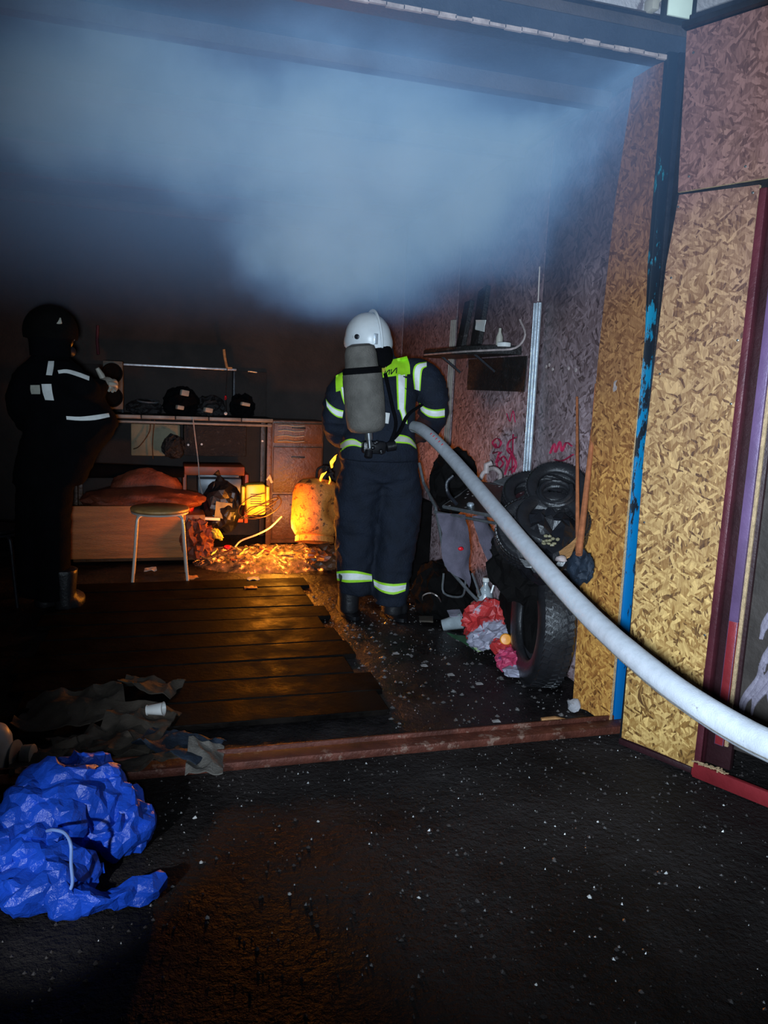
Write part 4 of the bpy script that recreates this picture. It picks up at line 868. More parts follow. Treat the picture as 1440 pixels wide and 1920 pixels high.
# lime yoke, two visible halves with lettering
b = B(); project_strip(bvh, b, [(1.002,4.500,1.465), (1.000,4.500,1.431), (1.005,4.500,1.369)], [(1.065,4.500,1.499), (1.074,4.500,1.443), (1.075,4.500,1.393)], 0.009, 5); yl = obj('yoke', b, 'lime_tape', ff, label='left lime half of the yoke')
b = B(); project_strip(bvh, b, [(1.285,4.500,1.559), (1.281,4.500,1.515), (1.286,4.500,1.465)], [(1.434,4.500,1.599), (1.454,4.500,1.549), (1.460,4.500,1.495)], 0.009, 10); yr = obj('yoke', b, 'lime_tape', ff, label='right lime half of the yoke with black letters')
def letters(parent, strokes, w_=2.6, off=0.0125):
    b = B()
    for (x0, y0, x1, y1) in strokes:
        pass
    return b
def ink(parent, segs, w_):
    b = B()
    for p, q in segs:
        p, q = Vector(p), Vector(q); s = (q-p).normalized().cross(Vector((0, 1, 0))).normalized()*w_
        project_strip(bvh, b, [p-s, q-s], [p+s, q+s], 0.0125, 1)
    obj('lettering', b, 'black_ink', parent)
ink(yr, [((1.304,4.500,1.507), (1.296,4.500,1.478)), ((1.296,4.500,1.478), (1.327,4.500,1.514)), ((1.331,4.500,1.515), (1.326,4.500,1.483)), ((1.341,4.500,1.518), (1.339,4.500,1.487)), ((1.339,4.500,1.487), (1.370,4.500,1.526)), ((1.374,4.500,1.529), (1.372,4.500,1.494))], 0.0032)
ink(yl, [((1.045,4.500,1.436), (1.049,4.500,1.395)), ((1.045,4.500,1.436), (1.067,4.500,1.443)), ((1.047,4.500,1.417), (1.068,4.500,1.424)), ((1.067,4.500,1.443), (1.071,4.500,1.424))], 0.0028)
b = B(); project_strip(bvh, b, [(1.276,4.500,1.546), (1.271,4.500,1.521), (1.282,4.500,1.496)], [(1.299,4.500,1.551), (1.307,4.500,1.523), (1.298,4.500,1.497)], 0.0125, 3); obj('round_emblem', b, 'emblem_gold', yr)
tape(bvh, ff, [(1.372,4.500,1.488), (1.381,4.500,1.384), (1.392,4.500,1.278)], [(1.440,4.500,1.491), (1.441,4.500,1.386), (1.440,4.500,1.286)])
tape(bvh, ff, [(1.399,4.500,1.279), (1.414,4.500,1.247), (1.427,4.500,1.202)], [(1.440,4.500,1.286), (1.452,4.500,1.242), (1.458,4.500,1.193)])
tape(bvh, ff, [(1.027,4.500,1.394), (1.045,4.500,1.329), (1.067,4.500,1.277)], [(1.078,4.500,1.412), (1.090,4.500,1.341), (1.093,4.500,1.268)])
tape(bvh, ff, [(1.561,4.500,1.574), (1.494,4.500,1.554), (1.477,4.500,1.499), (1.492,4.500,1.404)], [(1.563,4.500,1.542), (1.540,4.500,1.528), (1.532,4.500,1.486), (1.530,4.500,1.396)])
tape(bvh, ff, [(1.527,4.500,1.325), (1.570,4.500,1.297), (1.629,4.500,1.286), (1.695,4.500,1.295)], [(1.540,4.500,1.274), (1.587,4.500,1.243), (1.643,4.500,1.235), (1.698,4.500,1.243)])
tape(bvh, ff, [(0.945,4.500,1.326), (0.969,4.500,1.298), (1.008,4.500,1.272), (1.054,4.500,1.261)], [(0.953,4.500,1.276), (0.980,4.500,1.246), (1.016,4.500,1.222), (1.049,4.500,1.216)])
tape(bvh, ff, [(1.041,4.500,1.064), (1.080,4.500,1.090), (1.126,4.500,1.094), (1.173,4.500,1.070)], [(1.043,4.500,1.012), (1.082,4.500,1.045), (1.127,4.500,1.053), (1.174,4.500,1.044)], m=('lime_tape', 'dim_tape'), off=0.012)
tape(bvh, ff, [(1.373,4.500,1.123), (1.420,4.500,1.127), (1.476,4.500,1.112), (1.519,4.500,1.071)], [(1.378,4.500,1.077), (1.426,4.500,1.075), (1.478,4.500,1.070), (1.524,4.500,1.041)], m=('lime_tape', 'dim_tape'), off=0.012)
tape(bvh, ff, [(1.045,4.500,0.277), (1.102,4.500,0.282), (1.177,4.500,0.277), (1.271,4.500,0.254)], [(1.051,4.500,0.223), (1.105,4.500,0.207), (1.180,4.500,0.205), (1.276,4.500,0.209)], 0.22)
tape(bvh, ff, [(1.268,4.450,0.236), (1.321,4.450,0.214), (1.401,4.450,0.201), (1.485,4.450,0.206)], [(1.277,4.450,0.188), (1.327,4.450,0.152), (1.404,4.450,0.133), (1.480,4.450,0.154)], 0.22)
b = B(); ell(b, [((1.279,4.480,0.973), 0.240, 0.168), ((1.277,4.480,1.025), 0.240, 0.168), ((1.279,4.480,1.057), 0.226, 0.160)]); hem = obj('jacket_hem', remeshed(b, 0.012, 2, 0.006, 9, 5), 'navy_cloth', ff)

# ---------------- second firefighter, in the dark at the left
f2 = thing('person', 'firefighter standing in the dark at the far left, only reflective patches showing', 'person', (-0.55, 4.9, 0.0))
b = B()
ell(b, [((-0.627,4.900,0.764), 0.20, 0.17), ((-0.568,4.880,0.942), 0.22, 0.18), ((-0.490,4.860,1.117), 0.26, 0.18), ((-0.530,4.860,1.255), 0.23, 0.17), ((-0.571,4.860,1.360), 0.20, 0.15), ((-0.589,4.860,1.435), 0.16, 0.12), ((-0.601,4.880,1.511), 0.085, 0.09), ((-0.602,4.880,1.586), 0.08, 0.08)])
ell(b, [((-0.715,4.900,0.082), 0.10, 0.11), ((-0.709,4.900,0.329), 0.11, 0.12), ((-0.690,4.900,0.588), 0.125, 0.14), ((-0.661,4.900,0.812), 0.135, 0.15)])
ell(b, [((-0.613,4.840,0.072), 0.09, 0.11), ((-0.614,4.850,0.338), 0.10, 0.12), ((-0.615,4.860,0.594), 0.11, 0.14), ((-0.606,4.880,0.815), 0.135, 0.15)])
tube(b, [(-0.565,4.820,1.421), (-0.489,4.760,1.373), (-0.415,4.720,1.329), (-0.374,4.800,1.308), (-0.329,4.920,1.349)], [0.085, 0.088, 0.080, 0.065, 0.052], 16, True, 1, 0, 5)
tube(b, [(-0.618,4.860,1.428), (-0.710,4.840,1.363), (-0.755,4.840,1.232), (-0.726,4.960,1.105), (-0.646,5.060,1.069)], [0.08, 0.088, 0.084, 0.070, 0.052], 16, True, 1, 0, 5)
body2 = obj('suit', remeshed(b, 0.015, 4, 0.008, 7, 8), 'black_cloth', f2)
bmw = bmesh.new(); bmw.from_mesh(body2.data); bmw.transform(Matrix.Translation(f2.location)); bvh2 = BVHTree.FromBMesh(bmw)
b = B(); head(b, (-0.590,4.900,1.624), (0.7, 0.7, -0.2)); obj('head', remeshed(b, 0.009, 3), 'skin', f2); mask(f2, (-0.590,4.900,1.624), (0.7, 0.7, -0.2))
for hx, hy in ((-0.665, 4.88), (-0.545, 4.82)):
    b = B(); ell(b, [((hx, hy, 0.02), 0.060, 0.075), ((hx, hy, 0.10), 0.060, 0.078), ((hx, hy, 0.26), 0.076, 0.085)], 18); ell(b, [((hx+.05, hy+0.09, 0.02), 0.056, 0.14), ((hx+.05, hy+0.08, 0.06), 0.056, 0.13), ((hx+.03, hy+0.05, 0.095), 0.045, 0.10)], 18); obj('boot', remeshed(b, 0.011, 2), 'rubber', f2)
glove(f2, (-0.333,4.900,1.349), (-0.288,5.000,1.382), 1, m='aged_plastic'); glove(f2, (-0.646,5.060,1.069), (-0.589,5.140,1.056), -1)
b = B(); q = bmesh.ops.create_icosphere(b, subdivisions=4, radius=1.0)
for v in q['verts']: v.co = Vector((v.co.x*0.15, v.co.y*0.155, v.co.z*0.15))
bmesh.ops.delete(b, geom=[v for v in b.verts if v.co.z < -0.05], context='VERTS'); bmesh.ops.solidify(b, geom=list(b.faces), thickness=0.006)
b.transform(Matrix.Translation(Vector((-0.598,4.900,1.641)))); h2 = obj('helmet', b, 'deep_soot', f2, label='black helmet')
b = B(); bx(b, (-0.556,4.775,1.692), (0.065, 0.01, 0.04), Matrix.Rotation(R(-14), 3, 'Y') @ Matrix.Rotation(R(-38), 3, 'X'), 0, 0.003); obj('helmet_reflector', b, 'dim_tape', h2)
b = B(); ell(b, [((-0.599,4.880,1.502), 0.11, 0.11), ((-0.601,4.890,1.571), 0.112, 0.118), ((-0.598,4.900,1.623), 0.125, 0.13)]); obj('neck_guard', b, 'black_cloth', f2)
T2 = dict(m=('black_cloth', 'silver_tape'), inset=0.04, off=0.010)
tape(bvh2, f2, [(-0.566,4.900,1.425), (-0.516,4.900,1.433), (-0.459,4.900,1.421), (-0.392,4.900,1.399)], [(-0.560,4.900,1.404), (-0.517,4.900,1.409), (-0.459,4.900,1.393), (-0.395,4.900,1.371)], **T2)
tape(bvh2, f2, [(-0.616,4.900,1.474), (-0.623,4.900,1.434), (-0.630,4.900,1.394)], [(-0.582,4.900,1.476), (-0.586,4.900,1.436), (-0.595,4.900,1.393)], **T2)
tape(bvh2, f2, [(-0.657,4.900,1.341), (-0.652,4.900,1.295), (-0.639,4.900,1.250)], [(-0.599,4.900,1.344), (-0.595,4.900,1.298), (-0.587,4.900,1.249)], **T2)
tape(bvh2, f2, [(-0.716,4.900,1.332), (-0.717,4.900,1.305), (-0.712,4.900,1.281)], [(-0.662,4.900,1.335), (-0.660,4.900,1.307), (-0.661,4.900,1.283)], m=('black_cloth', 'dim_tape'), inset=0.04)
tape(bvh2, f2, [(-0.525,4.900,1.161), (-0.449,4.900,1.160), (-0.366,4.900,1.172), (-0.288,4.900,1.187)], [(-0.523,4.900,1.139), (-0.449,4.900,1.135), (-0.366,4.900,1.141), (-0.282,4.900,1.162)], m=('black_cloth', 'silver_tape'), inset=0.04)

# ================================================================== BACK OF THE GARAGE
YB = 6.62
# counter
t = thing('workbench', 'long charred workbench with a pale edge strip along the back wall', 'bench', (0.1, 6.85, 0.0))
b = B(); bx(b, (0.13, 6.88, 1.085), (1.62, 0.50, 0.035), None, 0, 0.006); obj('bench_top', b, 'charred', t)
for i in range(6):
    b = B(); bx(b, (-0.68+0.27*i+0.135, 6.625, 1.088), (0.262, 0.012, 0.030), None, 0, 0.003); obj('edge_strip', b, 'counter_edge', t)
b = B(); bx(b, (0.13, 6.64, 1.045), (1.60, 0.016, 0.020), None, 0, 0.003); obj('lower_rail', b, 'counter_edge', t)
for x in (-0.66, 0.915):
    for y in (6.66, 7.10):
        b = B(); bx(b, (x, y, 0.53), (0.045, 0.045, 1.07), None, 0, 0.004); obj('leg', b, 'brown_cabinet', t)
b = B(); bx(b, (0.13, 7.11, 1.30), (1.62, 0.02, 0.40), None, 0, 0.004); obj('backboard', b, 'soot_wall', t)
# upper shelf
t = thing('upper_shelf', 'narrow shelf with a thin pale front edge above the workbench', 'shelf', (0.15, 7.0, 1.5))
b = B(); bx(b, (0.17, 7.02, 1.505), (0.98, 0.22, 0.020), None, 0, 0.004); obj('shelf_board', b, 'charred', t)
b = B(); bx(b, (0.17, 6.905, 1.507), (0.96, 0.012, 0.018), None, 0, 0.003); obj('front_edge', b, 'galvanised', t)
for x in (-0.3, 0.64):
    b = B(); bx(b, (x, 7.05, 1.30), (0.02, 0.12, 0.40), None, 0, 0.003); obj('shelf_bracket', b, 'dark_steel', t)
# speaker box
t = thing('speaker_box', 'dark loudspeaker box with two round cones at the left end of the workbench', 'speaker', (-0.371,6.750,1.143))
sp = Vector((-0.356,6.750,1.334)); b = B(); bx(b, sp, (0.15, 0.20, 0.385), None, 0, 0.006); obj('cabinet', b, 'cylinder_cover', t)
for dz in (0.095, -0.095):
    b = B(); lathe(b, [(0.078, 0.0), (0.082, 0.008), (0.070, 0.010), (0.066, 0.0), (0.02, -0.022), (0.018, -0.012), (0, -0.008)], sp+Vector((-0.005, -0.102, dz)), (0, -1, 0), 28); obj('speaker_cone', b, 'deep_soot', t)
# things on the bench
def onb(px, h=0.0): return Vector(px)+Vector((0, 0, h))
b = B(); blob(b, (0.18, 6.86, 1.20), (0.14, 0.12, 0.13), 4, 0.25, 1.8, 5, None, 1.104, True); tag(obj('black_bundle', crumple(b, 0.5, 3.0, 0.006, 30), 'black_cloth', smooth=False), 'humped black bundle in the middle of the workbench', 'bundle')
b = B(); blob(b, (-0.12, 6.88, 1.15), (0.14, 0.12, 0.07), 4, 0.22, 1.8, 7, None, 1.104, True); tag(obj('black_bundle', crumple(b, 0.5, 3.0, 0.006, 30), 'charred', smooth=False), 'low dark heap on the workbench beside the speaker box', 'bundle')
b = B(); blob(b, (0.70, 6.88, 1.19), (0.10, 0.10, 0.11), 4, 0.25, 1.8, 15, None, 1.104, True); tag(obj('black_bundle', crumple(b, 0.5, 3.0, 0.006, 30), 'black_cloth', smooth=False), 'dark pointed bundle at the right end of the workbench', 'bundle')
b = B(); blob(b, (0.42, 6.90, 1.17), (0.12, 0.10, 0.10), 4, 0.28, 1.8, 25, None, 1.104, True); tag(obj('black_bundle', crumple(b, 0.5, 3.0, 0.006, 30), 'charred', smooth=False), 'dark lumpy bundle right of the humped one on the workbench', 'bundle')
b = B(); lathe(b, [(0.09, 0.0), (0.095, 0.012), (0.08, 0.012), (0.06, 0.004)], (-0.09, 6.86, 1.205), (0.05, -0.1, 1), 28); tag(obj('metal_dish', b, 'grey_metal'), 'round metal dish on the low dark heap by the speaker', 'dish')
for px, s, lab in (((0.166,6.660,1.173), (0.06, 0.05, 0.035), 'small pale block on the workbench front edge, left one'), ((0.395,6.660,1.159), (0.07, 0.05, 0.04), 'small pale wedge on the workbench front edge, right of the white cable'), ((0.207,6.750,1.292), (0.07, 0.04, 0.05), 'dull pale box on the bench behind the humped bundle'), ((0.708,6.700,1.218), (0.08, 0.04, 0.03), 'flat grey piece at the right end of the bench')):
    p = Vector(px); p.z = max(p.z, 1.104+s[2]/2); b = B(); bx(b, p, s, Matrix.Rotation(0.4, 3, 'Z') @ Matrix.Rotation(0.15, 3, 'Y'), 0, 0.008); tag(obj('small_block', b, 'aged_plastic'), lab, 'block')
# hanging torch / hook above the shelf with cord
t = thing('hanging_hook', 'copper-coloured hook with a thin red-beaded cord hanging above the workbench', 'hook', (0.565,6.900,1.518))
b = B(); tube(b, [(0.540,6.900,1.676), (0.550,6.900,1.599), (0.569,6.900,1.519)], 0.012, 8, sm=4); bx(b, (0.588,6.900,1.519), (0.05, 0.02, 0.02), None, 0, 0.004); obj('hook', b, 'splinter', t)
b = B(); tube(b, [(0.568,6.880,1.518), (0.555,6.860,1.290), (0.548,6.700,1.149)], 0.0035, 6); obj('cord', b, 'charred', t)
b = B(); blob(b, (0.553,6.840,1.263), (0.01, 0.01, 0.022), 2); obj('bead', b, 'red_plastic', t)
b = B(); lathe(b, [(0.012, 0), (0.014, 0.01), (0, 0.018)], (0.537,6.620,1.134), (0, -1, 0.4), 12); tag(obj('round_knob', b, 'white_plastic'), 'tiny bright round knob on the bench edge under the cord', 'knob')
b = B(); tube(b, [(-0.483,6.900,1.813), (-0.489,6.900,1.684), (-0.481,6.880,1.576)], 0.012, 8); tag(obj('wall_pipe', b, 'maroon_paint'), 'short dull red pipe on the back wall above the speaker box', 'pipe')
b = B(); tube(b, [(-0.354,4.960,1.448), (-0.331,4.970,1.408), (-0.311,4.980,1.362)], [0.012, 0.018, 0.016], 12); tag(obj('crumpled_bottle', b, 'aged_plastic'), 'crumpled pale bottle held by the firefighter at the far left', 'bottle')
b = B(); tube(b, [(0.748,6.900,1.500), (0.827,6.900,1.494)], 0.007, 8); tag(obj('small_rod', b, 'galvanised'), 'short metal piece on the shelf line right of the hook', 'rod')
# white cable
b = B(); tube(b, [(0.271,6.600,1.087), (0.288,6.580,0.934), (0.313,6.550,0.724), (0.321,6.520,0.585), (0.347,6.500,0.454)], 0.005, 6, sm=5); tag(obj('hanging_cable', b, 'white_cable'), 'white cable hanging from the bench edge down to the black sack', 'cable')
# under the bench
b = B(); bx(b, (-0.027,6.800,0.888), (0.40, 0.03, 0.27), None, 0, 0.01); tag(obj('beige_panel', b, 'beige_panel'), 'scorched beige panel standing under the workbench', 'panel')
for i, pts in enumerate(([(-0.069,6.720,1.071), (-0.078,6.720,0.960), (-0.155,6.720,0.843), (-0.206,6.720,0.815)], [(-0.035,6.720,1.072), (-0.053,6.720,0.871), (-0.049,6.720,0.737)])):
    b = B(); tube(b, pts, 0.005, 6, sm=4); tag(obj('black_cable', b, 'cable'), ('thin dark cable curving in front of the beige panel, left one', 'thin dark cable hanging straight before the beige panel')[i], 'cable')
b = B(); blob(b, (0.115,6.680,0.843), (0.09, 0.07, 0.10), 3, 0.25, 1.8, 8, None, None, True); tag(obj('dark_sack', crumple(b, 0.5, 3.0, 0.006, 30), 'charred', smooth=False), 'dark round lump in front of the beige panel', 'bundle')
t = thing('amplifier_box', 'black electric box with a small round white knob beneath the bench', 'box', (0.448,6.750,0.743))
b = B(); bx(b, (0.460,6.820,0.898), (0.52, 0.25, 0.26), None, 0, 0.008); obj('case', b, 'charred', t)
for px in ((0.346,6.690,0.869), (0.236,6.690,0.862), (0.858,6.690,0.908)):
    b = B(); lathe(b, [(0.009, 0), (0.009, 0.006), (0.005, 0.006), (0.005, 0.002)], px, (0, -1, 0), 14); obj('knob', b, 'white_plastic', t)
t = thing('open_cabinet', 'orange-red open shelf unit under the bench, behind the black sack', 'cabinet', (0.449,6.700,0.168))
b = B(); bx(b, (0.450,6.780,0.652), (0.50, 0.36, 0.075), None, 0, 0.006); obj('top_board', b, 'orange_shelf', t)
for px in ((0.205,6.780,0.413), (0.719,6.780,0.414)):
    b = B(); bx(b, px, (0.03, 0.36, 0.42), None, 0, 0.004); obj('side_board', b, 'orange_shelf', t)
b = B(); bx(b, (0.454,6.780,0.225), (0.48, 0.36, 0.03), None, 0, 0.004); obj('base_board', b, 'orange_shelf', t)
b = B(); bx(b, (0.494,6.740,0.522), (0.36, 0.28, 0.13), None, 0, 0.008); bx(b, (0.483,6.600,0.609), (0.34, 0.012, 0.02), None, 0, 0.003); tag(obj('metal_box', b, 'grey_metal'), 'bluish grey metal box inside the orange shelf unit', 'box')
b = B(); blob(b, (0.489,6.300,0.396), (0.155, 0.14, 0.21), 4, 0.16, 1.6, 33, None, None, True); tube(b, [(0.470,6.300,0.593), (0.461,6.300,0.649), (0.440,6.300,0.675)], [0.05, 0.018, 0.03], 10); tag(obj('tied_sack', crumple(b, 0.5, 3.0, 0.006, 30), 'black_plastic', smooth=False), 'tied black sack standing in front of the orange shelf unit', 'bag')
b = B(); sheet(b, (0.433,6.170,0.460), (0.562,6.170,0.442), (0.547,6.170,0.308), (0.421,6.170,0.331), 6, 6, 0.012, 14, 0.004, 3); tag(obj('crumpled_paper', b, 'beige_panel'), 'crumpled dull paper at the foot of the tied black sack', 'paper')
b = B(); lathe(b, [(0.0, -0.05), (0.036, -0.05), (0.038, 0.045), (0.03, 0.05), (0.0, 0.05)], (0.228,6.200,0.412), (0.3, 0.1, 1), 18); tag(obj('red_can', b, 'red_plastic'), 'bright red can between the stool and the tied sack', 'can')
b = B(); bx(b, (0.372,6.050,0.343), (0.165, 0.05, 0.022), Matrix.Rotation(R(3), 3, 'Y'), 0, 0.004); tag(obj('white_bar', b, 'white_plastic'), 'short pale bar lying at the foot of the tied sack', 'bar')
# yellow heater / charger
t = thing('yellow_charger', 'yellow plastic machine with black grille slots wrapped in cables', 'machine', (0.732,6.150,0.267))
b = B(); yc = Vector((0.737,6.150,0.484)); bx(b, yc, (0.155, 0.13, 0.25), Matrix.Rotation(R(-2), 3, 'Y'), 0, 0.02); obj('casing', b, 'yellow_plastic', t)
for sx in (-0.098, 0.095):
    b = B(); bx(b, yc+Vector((sx, 0, 0.03)), (0.026, 0.11, 0.15), None, 0, 0.008); obj('side_handle', b, 'yellow_plastic', t)
for k in range(5):
    b = B(); bx(b, yc+Vector((0.0, -0.066, 0.045-k*0.019)), (0.085, 0.006, 0.005)); obj('grille_slot', b, 'black_ink', t)
random.seed(5)
for i in range(4):
    b = B(); pts = []; a0_ = random.random()*6
    for k in range(9):
        a = a0_+k*0.7; pts.append(yc+Vector((0.03+(0.10+0.02*i)*math.cos(a)*(1+0.1*k/9), -0.10-0.03*math.sin(a*0.7+i), -0.09+0.075*math.sin(a+i*0.9)*(0.6+0.25*i)+0.016*i)))
    tube(b, pts, 0.0045, 6, True, 1, 0, 4); tag(obj('power_cable', b, 'cable'), 'cable looped over the front of the yellow machine', 'cable', 'cables tangled around the yellow machine')
b = B(); tube(b, [(0.842,6.100,0.677), (0.864,6.100,0.621)], 0.012, 8); tube(b, [(0.822,6.100,0.642), (0.846,6.100,0.685)], 0.008, 8); tag(obj('cable_plug', b, 'aged_plastic'), 'pale plug sticking up right of the yellow machine', 'plug')
b = B(); tube(b, [(0.558,5.900,0.142), (0.611,5.950,0.182), (0.726,5.950,0.227), (0.834,5.980,0.276), (0.932,6.000,0.366)], 0.007, 8, sm=5); tag(obj('bare_cable', b, 'white_cable'), 'thick cable arching over the embers towards the gas cylinder', 'cable')
# brown cabinet
t = thing('drawer_cabinet', 'tall brown cabinet with a glinting film label, left of the gas cylinder', 'cabinet', (1.12, 6.85, 0.0))
b = B(); bx(b, (1.17, 6.92, 0.545), (0.46, 0.42, 1.09), None, 0, 0.008); obj('body', b, 'brown_cabinet', t)
for z, h in ((0.98, 0.17), (0.66, 0.40), (0.24, 0.40)):
    b = B(); bx(b, (1.17, 6.70, z), (0.43, 0.022, h), None, 0, 0.006); dr = obj('drawer', b, 'brown_cabinet', t)
    b = B(); bx(b, (1.17, 6.682, z+h*0.28), (0.12, 0.014, 0.012), None, 0, 0.003); obj('handle', b, 'dark_steel', dr)
b = B()
for k in range(4):
    z = 1.045-k*0.045; tube(b, [(0.99, 6.683, z), (1.06, 6.682, z+0.006), (1.14, 6.683, z-0.003), (1.22, 6.682, z+0.004)], 0.004, 6, sm=4)
obj('film_label', b, 'aged_plastic', t)
# gas cylinder (rusty, dented, leaning)
t = thing('gas_cylinder', 'dented rusty orange gas cylinder with a burning valve beside the firefighter', 'cylinder', (1.155,5.750,0.190))
ct, cb_ = Vector((1.185,5.850,0.685)), Vector((1.148,5.720,0.230)); ax = ct-cb_; L = ax.length
b = B(); lathe(b, [(0.02, 0), (0.10, 0.005), (0.155, 0.035), (0.182, 0.085), (0.190, 0.14), (0.192, L*0.5), (0.188, L-0.12), (0.172, L-0.06), (0.13, L-0.02), (0.06, L-0.002), (0.02, L)], cb_, ax, 48)
bmesh.ops.subdivide_edges(b, edges=list(b.edges), cuts=2, use_grid_fill=True)
dc = Vector((1.322,5.600,0.486))
for v in b.verts:
    k = max(0, 1-(v.co-dc).length/0.16); v.co += (cb_.lerp(ct, 0.5)-dc).normalized()*0.07*k*k*(3-2*k); v.co += (v.co-cb_.lerp(ct, .5)).normalized()*0.006*noise.noise(v.co*11)
obj('shell', b, 'rusty_tank', t)
b = B(); lathe(b, [(0.13, -0.012), (0.15, -0.02), (0.15, 0.02), (0.14, 0.03)], cb_, ax, 36); obj('foot_ring', b, 'rusty_tank', t)
vb = ct+Vector((0.05, 0.0, 0.03)); b = B(); lathe(b, [(0.02, -0.03), (0.02, 0.03), (0.012, 0.035), (0.012, 0.06), (0.022, 0.062), (0.022, 0.075), (0, 0.076)], vb, (0.3, 0, 1), 14); tube(b, [vb, vb+Vector((0.07, -0.02, 0.02))], 0.011, 8); obj('valve', b, 'charred', t)
b = B(); tube(b, [vb+Vector((-0.06, 0, -0.03)), vb+Vector((-0.05, 0, 0.05)), vb+Vector((0.04, 0.03, 0.06)), vb+Vector((0.07, 0, -0.03))], 0.010, 8, sm=4); obj('valve_guard', b, 'charred', t)
# flames
def flame(pts, r, label, s=1.0):
    b = B(); tube(b, pts, r, 10, True, 0.6, 0, 5)
    for v in b.verts: v.co += Vector((noise.noise(v.co*30), 0, noise.noise(v.co*30+Vector((5, 0, 0)))))*0.008
    return tag(obj('flame', b, 'flame'), label, 'flame')
flame([(1.168,5.700,0.675), (1.179,5.700,0.704), (1.195,5.700,0.737), (1.219,5.700,0.765)], [0.006, 0.018, 0.014, 0.002], 'yellow flame licking off the cylinder valve, low left one')
flame([(1.255,5.680,0.788), (1.254,5.680,0.829), (1.269,5.680,0.861), (1.293,5.680,0.894)], [0.008, 0.024, 0.018, 0.002], 'bright yellow flame beside the firefighter, the upper one')
flame([(1.238,5.680,0.666), (1.241,5.680,0.699), (1.236,5.680,0.727)], [0.004, 0.010, 0.002], 'small orange flame right of the cylinder valve')
# burning heap
b = grid_mesh(0.25, 1.45, 5.62, 6.45, 0.025, 0.05, 7.0, 0.06, 4)
for v in b.verts:
    u = (v.co.x-0.85)/0.6; w_ = (v.co.y-6.03)/0.42; k = max(0, 1-(u*u+w_*w_)); v.co.z = -0.01+(0.03+v.co.z*0.9+0.04)*min(1, k*2.0)
tag(obj('ember_bed', b, 'ember_ash'), 'glowing bed of embers and ash on the floor before the yellow machine', 'embers', kind='stuff')
random.seed(44)
for i in range(26):
    x = random.uniform(0.32, 1.28); y = random.uniform(5.66, 6.15); L = random.uniform(0.06, 0.16); a = random.uniform(-0.7, 0.7)
    b = B(); bx(b, (x, y, 0.075+0.03*random.random()), (L, random.uniform(0.014, 0.04), random.uniform(0.008, 0.02)), Matrix.Rotation(a, 3, 'Z') @ Matrix.Rotation(random.uniform(-.45, .45), 3, 'Y'), 0, 0.003)
    tag(obj('charred_stick', b, ('char_stick', 'ember_wood', 'splinter', 'char_stick', 'sofa_red')[i % 5], smooth=False), 'short charred stick smouldering in the ember bed', 'stick', 'charred sticks in the ember bed')
for i, (p, s, lab) in enumerate((((0.600,5.720,0.196), 0.022, 'low yellow flame at the left of the ember bed'), ((0.729,5.700,0.190), 0.026, 'low yellow flame in the middle of the ember bed'), ((0.831,5.740,0.205), 0.02, 'low orange flame at the right of the ember bed'), ((0.394,5.750,0.193), 0.014, 'tiny flame at the far left end of the ember bed'))):
    p = Vector(p)-Vector((0, 0, 0.055)); flame([p+Vector((-s, 0, -0.02)), p, p+Vector((s*.6, 0, s*.6)), p+Vector((s*1.8, 0, s*1.5))], [s*.4, s*.6, s*.4, 0.001], lab)
b = B(); blob(b, (0.428,5.900,0.245), (0.028, 0.02, 0.05), 3, 0.35, 2.2, 3, Matrix.Rotation(-.7, 3, 'Y'), None, True); tag(obj('crumpled_wrapper', crumple(b, 0.5, 3.0, 0.006, 30), 'yellow_plastic', smooth=False), 'crumpled yellowish wrapper standing in the heap', 'wrapper')
b = B(); blob(b, (0.493,5.800,0.165), (0.03, 0.02, 0.016), 3, 0.3, 2.2, 13, None, None, True); tag(obj('red_scrap', crumple(b, 0.5, 3.0, 0.006, 30), 'red_plastic', smooth=False), 'small red scrap right of the yellowish wrapper', 'scrap')
b = B(); blob(b, (0.279,5.950,0.203), (0.11, 0.10, 0.14), 4, 0.4, 2.4, 19, None, 0.0, True); tag(obj('rubbish_pile', crumple(b, 0.5, 3.0, 0.006, 30), 'sofa_red', smooth=False), 'reddish scorched rubbish pile between the stool and the embers', 'rubbish')
b = B(); blob(b, (1.232,5.700,0.094), (0.13, 0.12, 0.09), 4, 0.35, 2.0, 29, None, 0.0, True); tag(obj('rubbish_pile', crumple(b, 0.5, 3.0, 0.006, 30), 'brown_cabinet', smooth=False), 'brown debris under the gas cylinder beside the boots', 'rubbish')
for i, (p, lab) in enumerate((((-0.063,5.693,0.030), 'pale scrap on the wet floor between the stool legs'), ((0.220,5.424,0.030), 'yellowish scrap on the wet floor right of the stool'), ((0.593,5.102,0.030), 'reddish wet scrap on the boards below the embers'), ((0.637,5.332,0.030), 'glinting wet scrap just before the embers'))):
    b = B(); p = Vector(p); sheet(b, p+Vector((-.045, -.02, 0)), p+Vector((.045, -.02, 0)), p+Vector((.04, .03, 0.008)), p+Vector((-.04, .03, 0.004)), 5, 4, 0.012, 25, 0.004, i, 0, True); tag(obj('wet_scrap', b, ('white_tube', 'splinter', 'sofa_red', 'aged_plastic')[i]), lab, 'scrap')

